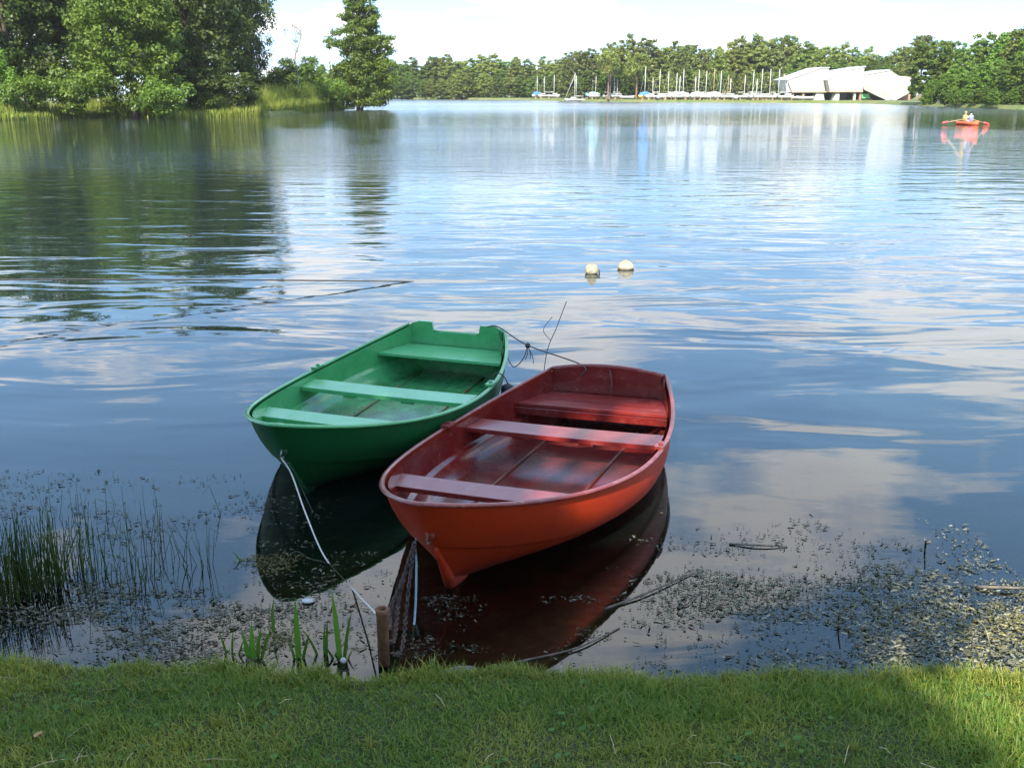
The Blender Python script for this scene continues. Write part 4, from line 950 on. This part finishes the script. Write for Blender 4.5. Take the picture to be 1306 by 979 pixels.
def sailboat(px, top, kind, label, wy=130.4, inland=2.5, afloat=False, hullm='white_paint', mastm='alu', rz=None, ln=3.8, mr=.085):
    wl = np.interp(px, [660, 720, 850, 1000, 1100], [127.8, 129.2, 130.4, 131.3, 132.0]); p = np.array(sh(px, wl)); dd = np.linalg.norm(p); p = p*(1+(inland if not afloat else -2.0)/dd)
    g = np.random.default_rng(int(px*7)); rz = g.uniform(-.9, .9)+(math.pi if g.random() < .4 else 0) if rz is None else rz
    zb = -.15 if afloat else .85
    t = thing('sailboat', label, 'sailboat', (p[0], p[1], zb), rz, 'sailboats laid up along the far shore')
    h = at_dist(px, top, p[1])[2]-zb
    hull_mesh(ln, ln*.36, .70, MB()).build('hull', M[hullm], t, True)
    MB().tube([(0, 0, .4), (0, 0, h*.5), (.03, 0, h)], [mr, mr*.9, mr*.6], 7).build('mast', M[mastm], t, True)
    if kind == 'tarp' or kind == 'blue' or kind == 'teal':
        V = []; ks = np.linspace(-.48, .46, 7)
        for s in ks:
            w = ln*.19*(1-abs(s)**3*3.5); r = 1.75-abs(s)*.9+g.uniform(-.1, .1)
            V += [(s*ln, -w, .62), (s*ln, -w*.6, r*.78), (s*ln, 0, r), (s*ln, w*.6, r*.78), (s*ln, w, .62)]
        F = [(i*5+j, i*5+j+1, (i+1)*5+j+1, (i+1)*5+j) for i in range(6) for j in range(4)] + [(0, 1, 2, 3, 4), (34, 33, 32, 31, 30)]
        MB().put(V, F).build('cover', M[{'tarp': 'tarp_white', 'blue': 'tarp_blue', 'teal': 'tarp_teal'}[kind]], t)
    else:
        MB().tube([(0, 0, 1.55), (-ln*.42, 0, 1.45)], .07, 6).build('boom', M[mastm], t, True)
        MB().box(-.3, 1.1, -.5, .5, .86, 1.22).build('cabin', M['white_paint'], t, False, .08)
    for e in ((ln*.47, 0, .95), (-ln*.45, 0, .85)):
        MB().tube([(.02, 0, h*.97), e], .010, 4).build('stay', M['alu'], t)
    if not afloat:
        for s in (-1.2, 1.2): MB().box(s-.06, s+.06, -.7, .7, -.55, .24).build('cradle', M['wood_mast'], t)
    return t
B = [(685, 97, 'blue', 'small sailboat with blue cover on the grass, leftmost mast of all'), (694, 98, 'bare', 'small white sailboat on the grass, second mast from the left'), (706.5, 96, 'bare', 'white sailboat on the grass, third mast from the left'),
     (755.5, 93, 'teal', 'dark hulled sailboat with pale blue cover right of the floating one'), (759.5, 97, 'bare', 'sailboat with shorter mast close right of the dark hulled one'), (778, 93, 'bare', 'white sailboat left of two short masts, before the reddish trunk'),
     (783, 98, 'bare', 'small sailboat with short mast, left of a still shorter one'), (787, 102, 'bare', 'small sailboat with the shortest mast in the left half of the row'), (822, 85, 'blue', 'yellow hulled sailboat with blue cover and the tallest mast'),
     (832, 99, 'bare', 'small sailboat with short mast just right of the tallest mast')]
for px, top, kind, lab in B: sailboat(px, top, kind, lab, hullm={755.5: 'navy', 822: 'yellow_hull'}.get(px, 'white_paint'), inland=5 if px < 710 else 2.5)
rest = [(840.5, 89, 'bare'), (851.5, 92, 'bare'), (862, 93, 'tarp'), (866, 97, 'bare'), (870.6, 88, 'tarp'), (886, 97, 'tarp'), (890, 89, 'tarp'), (899.5, 90, 'bare'), (909.3, 87.5, 'tarp'), (918, 90.6, 'bare'), (927.4, 95, 'bare'), (930.5, 100, 'bare'), (948.5, 96, 'bare'), (959, 90.6, 'bare'),
        (964, 101, 'bare'), (970, 88, 'bare'), (980.6, 88, 'bare'), (991.7, 88, 'bare'), (1002, 104, 'bare')]
for i, (px, top, kind) in enumerate(rest):
    lab = {'tarp': 'sailboat under a white tarpaulin', 'bare': 'white sailboat with bare mast'}[kind] + ', ' + ORD[i] + ' mast right of the short one by the tallest mast'
    sailboat(px, top, kind, lab, inland=2.2+(i % 3)*.8, mastm='wood_mast' if px in (909.3, 927.4) else 'alu')
fb = sailboat(733, 93, 'bare', 'white sailboat afloat off the shore with a slanting furled foresail', afloat=True, rz=math.pi, ln=5.6, mr=.10)
h = at_dist(733, 95, fb.location.y)[2]
MB().tube([(.1, .05, h*.97), (2.55, 0, 1.0)], [.05, .10], 6).build('furled_sail', M['tarp_white'], fb, True)
MB().tube([(-.42, .1, .8), (-.36, .1, h*.96)], .06, 6).build('mizzen_spar', M['alu'], fb, True)
# small white dinghies pulled up between the masts and the boathouse
for i, px in enumerate((800, 845, 938, 1013, 1026)):
    wl = np.interp(px, [660, 720, 850, 1000, 1100], [127.8, 129.2, 130.4, 131.3, 132.0]); p = np.array(sh(px, wl, 2.0 if px < 1010 else 3.5)); t = thing('dinghy', 'small white dinghy without mast on the far shore, ' + ORD[i] + ' from the left', 'dinghy', (p[0], p[1], .62), i*.7, 'dinghies on the far shore')
    hull_mesh(4.0, 1.5, .75, MB()).build('hull', M['white_paint'], t, True); MB().box(-.5, -.2, -.6, .6, .62, .80).build('thwart', M['wood_mast'], t)

# ------------------------------------------------------------------ white boathouse
bx = at(1078, 131.6, 0); k = bx[1]*1.012/F_PX
bh = thing('boathouse', 'white concrete boathouse with slanting sail shaped blocks on the far shore', 'building', (bx[0]*(1+7/bx[1]), bx[1]+7, .5))
k = (bx[1]+7)/F_PX
def q(px, py): return ((px-1078)*k, max((129.0-py)*k, 0.0))
def block(nm, pts, y0, y1, mat, par=None): return MB().prism([q(*p) for p in pts], y0, y1).build(nm, M[mat], par or bh)
# left block, middle block, right block
block('upper_block', [(1015, 117.8), (1008, 104.5), (1049, 90.6), (1057.5, 90.6), (1057.5, 117.8)], 2.5, 14, 'concrete_cream')
block('upper_block', [(1058, 117.2), (1054, 105), (1077, 93.4), (1097.5, 90.2), (1097.5, 117.2)], 0, 12, 'concrete')
block('upper_block', [(1099, 113), (1099, 99.4), (1131, 93.8), (1143, 100), (1158, 101.5), (1158, 120), (1142, 129.5), (1134, 129.5), (1116, 120)], 1.2, 12, 'concrete_cream')
for pts, y0, y1 in (([(1006.5, 104.2), (1049, 89.6), (1059, 89.6), (1059, 90.8), (1049, 90.8), (1007, 105.6)], 2.35, 14.5), ([(1052.5, 104.6), (1076.5, 92.2), (1099, 88.6), (1099, 90.0), (1077, 93.6), (1053, 106)], -.15, 12.5), ([(1098, 98.2), (1131, 92.4), (1131, 93.9), (1098.5, 99.6)], 1.05, 12.6)):
    block('roof_slab', pts, y0, y1, 'roof_sheet')
block('side_wing', [(1006.5, 105), (1013, 105), (1018, 118), (1010, 120)], 3.2, 9, 'concrete')
block('fascia', [(1014.5, 119.6), (1014.5, 117.8), (1058, 117.8), (1058, 119.6)], 2.2, 13, 'brown_band')
block('fascia', [(1057, 119.2), (1057, 117.2), (1098, 117.2), (1098, 119.2)], -.3, 11, 'brown_band')
block('ground_floor', [(1019, 129), (1019, 119.6), (1057, 119.6), (1057, 129)], 6.5, 12, 'dark_glass')
gf = block('ground_floor', [(1058, 129), (1058, 119.2), (1097, 119.2), (1097, 129)], 5.0, 11, 'dark_glass')
for pts, y0, y1, mt in (([(1043, 129), (1046, 119.6), (1054, 119.6), (1056.5, 129)], 2.6, 5.0, 'concrete'), ([(1063, 129), (1066.5, 119.2), (1070.5, 119.2), (1070.5, 129)], .2, 2.6, 'concrete'), ([(1088, 129), (1088, 119.2), (1090.5, 119.2), (1090.5, 129)], .2, 1.0, 'concrete'),
                       ([(1028.5, 129), (1028.5, 119.6), (1031, 119.6), (1031, 129)], 2.6, 3.4, 'brown_band'), ([(1014, 129), (1014, 119.6), (1020, 119.6), (1020, 129)], 4, 7, 'brick'), ([(1095, 129), (1095, 119.2), (1097.3, 119.2), (1097.3, 129)], .2, 1.2, 'brick')):
    block('pier', pts, y0, y1, mt)
for i in range(4): block('window', [(1072.3+i*3.8, 127.6), (1072.3+i*3.8, 120.6), (1075.3+i*3.8, 120.6), (1075.3+i*3.8, 127.6)], 4.85, 5.02, 'concrete_cream' if i == 2 else 'dark_glass', gf)
stair = block('stair', [(1098.5, 116), (1098.5, 113.5), (1134, 127.5), (1134, 129), (1128, 129)], -.6, 1.2, 'concrete_cream')
for i in range(8):
    px = 1101+i*4; py = 114.4+(px-1098.5)*.394; block('railing_post', [(px, py+.2), (px, py-4), (px+.5, py-4), (px+.5, py+.2)], -.6, -.5, 'brown_band', stair)
block('stair_railing', [(1100, 111.6), (1100, 110.8), (1131, 123.0), (1131, 123.8)], -.62, -.48, 'brown_band', stair)
block('green_panel', [(1097.5, 126.5), (1097.5, 121.2), (1108, 121.2), (1110, 126.5)], 1.0, 1.15, 'green_panel')
block('end_wall', [(1150, 129), (1150, 121), (1163, 121.5), (1163, 129)], 3, 8, 'brick'); block('chimney', [(1141.5, 100), (1141.5, 94), (1143.3, 94), (1143.3, 100)], 6, 6.6, 'concrete'); block('chimney', [(1064, 100), (1064, 91.5), (1065.6, 91.5), (1065.6, 100)], 7, 7.6, 'concrete')
block('chimney', [(1011, 103), (1011, 97), (1012.8, 97), (1012.8, 103)], 8, 8.6, 'brown_band')

# ------------------------------------------------------------------ rowers out on the lake
rp = at(1235, 159.5, 0); rb = thing('rowing_dinghy', 'small bright orange rowing boat out on the lake with two people', 'rowing boat', (rp[0], rp[1], 0), R(-72)); rb.scale = (.85, .85, .85)
hb = MB(); ks = np.linspace(0, 1, 13); V = []
for s in ks:
    b = .58*(1-(max(s-.5, 0)/.5)**2.3)*(.75+.25*min(s/.5, 1)); zt = .30+.22*(s-.4)**2; x = s*2.5-1.2
    V += [(x, -b, zt), (x, -b*.85, .08), (x, -b*.5, -.10+.10*s**4), (x, b*.5, -.10+.10*s**4), (x, b*.85, .08), (x, b, zt), (x, b-.05, zt-.01), (x, max(b-.13, 0), .06), (x, -max(b-.13, 0), .06), (x, -b+.05, zt-.01)]
F = [(i*10+j, i*10+(j+1) % 10, (i+1)*10+(j+1) % 10, (i+1)*10+j) for i in range(12) for j in range(10)] + [tuple(range(10)), tuple(range(120, 130))[::-1]]
hb.put(V, F).build('hull', M['orange_boat'], rb, True)
MB().box(-.62, -.40, -.5, .5, .20, .24).build('thwart', M['orange_boat'], rb, False, .008); MB().box(.12, .34, -.5, .5, .20, .24).build('thwart', M['orange_boat'], rb, False, .008)
def person(loc, rz, label, mats, reach):
    """seated figure grown from a joint skeleton"""
    p = thing('person', label, 'person', loc, rz); p.scale = (.92,)*3
    J = {'pel': (0, 0, .10), 'wai': (-.03, 0, .27), 'che': (-.02, 0, .46), 'nec': (.0, 0, .58), 'hd0': (.02, 0, .66), 'hd1': (.03, 0, .78)}
    for s, sd_ in ((1, 'l'), (-1, 'r')):
        J.update({'sh'+sd_: (-.01, s*.17, .52), 'el'+sd_: (.16, s*.24, .34), 'ha'+sd_: (.16+reach, s*.20, .30), 'hi'+sd_: (.04, s*.09, .08), 'kn'+sd_: (.42, s*.12, .16), 'an'+sd_: (.66, s*.11, -.10), 'to'+sd_: (.78, s*.12, -.10)})
    rad = {'pel': .13, 'wai': .115, 'che': .135, 'nec': .055, 'hd0': .075, 'hd1': .085}
    for k_, r_ in (('sh', .06), ('el', .042), ('ha', .034), ('hi', .085), ('kn', .06), ('an', .04), ('to', .035)):
        rad[k_+'l'] = rad[k_+'r'] = r_
    names = list(J); E = [('pel', 'wai'), ('wai', 'che'), ('che', 'nec'), ('nec', 'hd0'), ('hd0', 'hd1')]
    for s in 'lr': E += [('che', 'sh'+s), ('sh'+s, 'el'+s), ('el'+s, 'ha'+s), ('pel', 'hi'+s), ('hi'+s, 'kn'+s), ('kn'+s, 'an'+s), ('an'+s, 'to'+s)]
    me = bpy.data.meshes.new('body'); me.from_pydata([J[n] for n in names], [(names.index(a), names.index(b)) for a, b in E], [])
    o = add('body', me, M[mats[0]], p); md = o.modifiers.new('skin', 'SKIN')
    for n, sv in zip(names, me.skin_vertices[0].data): sv.radius = (rad[n], rad[n]); sv.use_root = n == 'pel'
    o.modifiers.new('sub', 'SUBSURF').levels = 1; o.modifiers['sub'].render_levels = 2
    MB().lathe([(.165, .12), (.18, .22), (.19, .40), (.17, .52), (.10, .58), (.085, .585)], 14, (-.02, 0, 0)).build('vest', M[mats[1]], p, True)
    MB().lathe([(.098, .74), (.104, .80), (.085, .86), (.045, .895), (0, .905)], 12, (.015, 0, 0)).build('hair', M[mats[2]], p, True)
    MB().tube([(.10, 0, .745), (.128, 0, .735)], [.016, .012], 6).build('nose', M['skin'], p, True)
def inb(x, y, z): return np.array(rb.matrix_world @ Vector((x, y, z)))
bpy.context.view_layer.update()
person(inb(-.50, 0, .24), R(-72), 'rower in a yellow life vest sitting in the orange boat', ('skin', 'yellow_vest', 'fair_hair'), .22)
person(inb(.24, .0, .24), R(108), 'person in white and blue clothes with dark hair in the orange boat', ('white_cloth', 'blue_cloth', 'dark_hair'), .12)
for s, lab in ((1, 'right hand oar with red blade held out from the orange boat'), (-1, 'left hand oar with red blade held out from the orange boat')):
    a = inb(-.12, -s*.16, .56)
    e = at_dist(1210 if s > 0 else 1254, 155.6 if s > 0 else 156.6, rp[1] + (-.6 if s > 0 else .5))
    # oars spread across the view
    oar = thing('oar', ('oar with red blade reaching left from the orange boat' if s > 0 else 'oar with red blade reaching right from the orange boat'), 'oar', a)
    d_ = e-a
    MB().tube([np.zeros(3), d_], .022, 6).build('shaft', M['oar_wood'], oar, True)
    u = d_/np.linalg.norm(d_); MB().tube([d_*.98, d_+u*.12, d_+u*.45, d_+u*.62], [.03, .085, .10, .05], 8).build('blade', M['oar_red'], oar, True)

# ------------------------------------------------------------------ summer haze over the lake
hz = MB().box(-440, 540, -64, 660, -12.5, 34).build('haze', None); tag(hz, 'thin summer haze over the lake', 'haze', kind='stuff')
hm = bpy.data.materials.new('haze'); hm.use_nodes = True; ht = hm.node_tree; ht.nodes.remove(ht.nodes['Principled BSDF'])
pv = ht.nodes.new('ShaderNodeVolumePrincipled'); pv.inputs['Color'].default_value = (.96, .96, .95, 1); pv.inputs['Density'].default_value = .00016; pv.inputs['Anisotropy'].default_value = .2
ht.links.new(pv.outputs[0], ht.nodes['Material Output'].inputs['Volume']); hz.data.materials.append(hm)
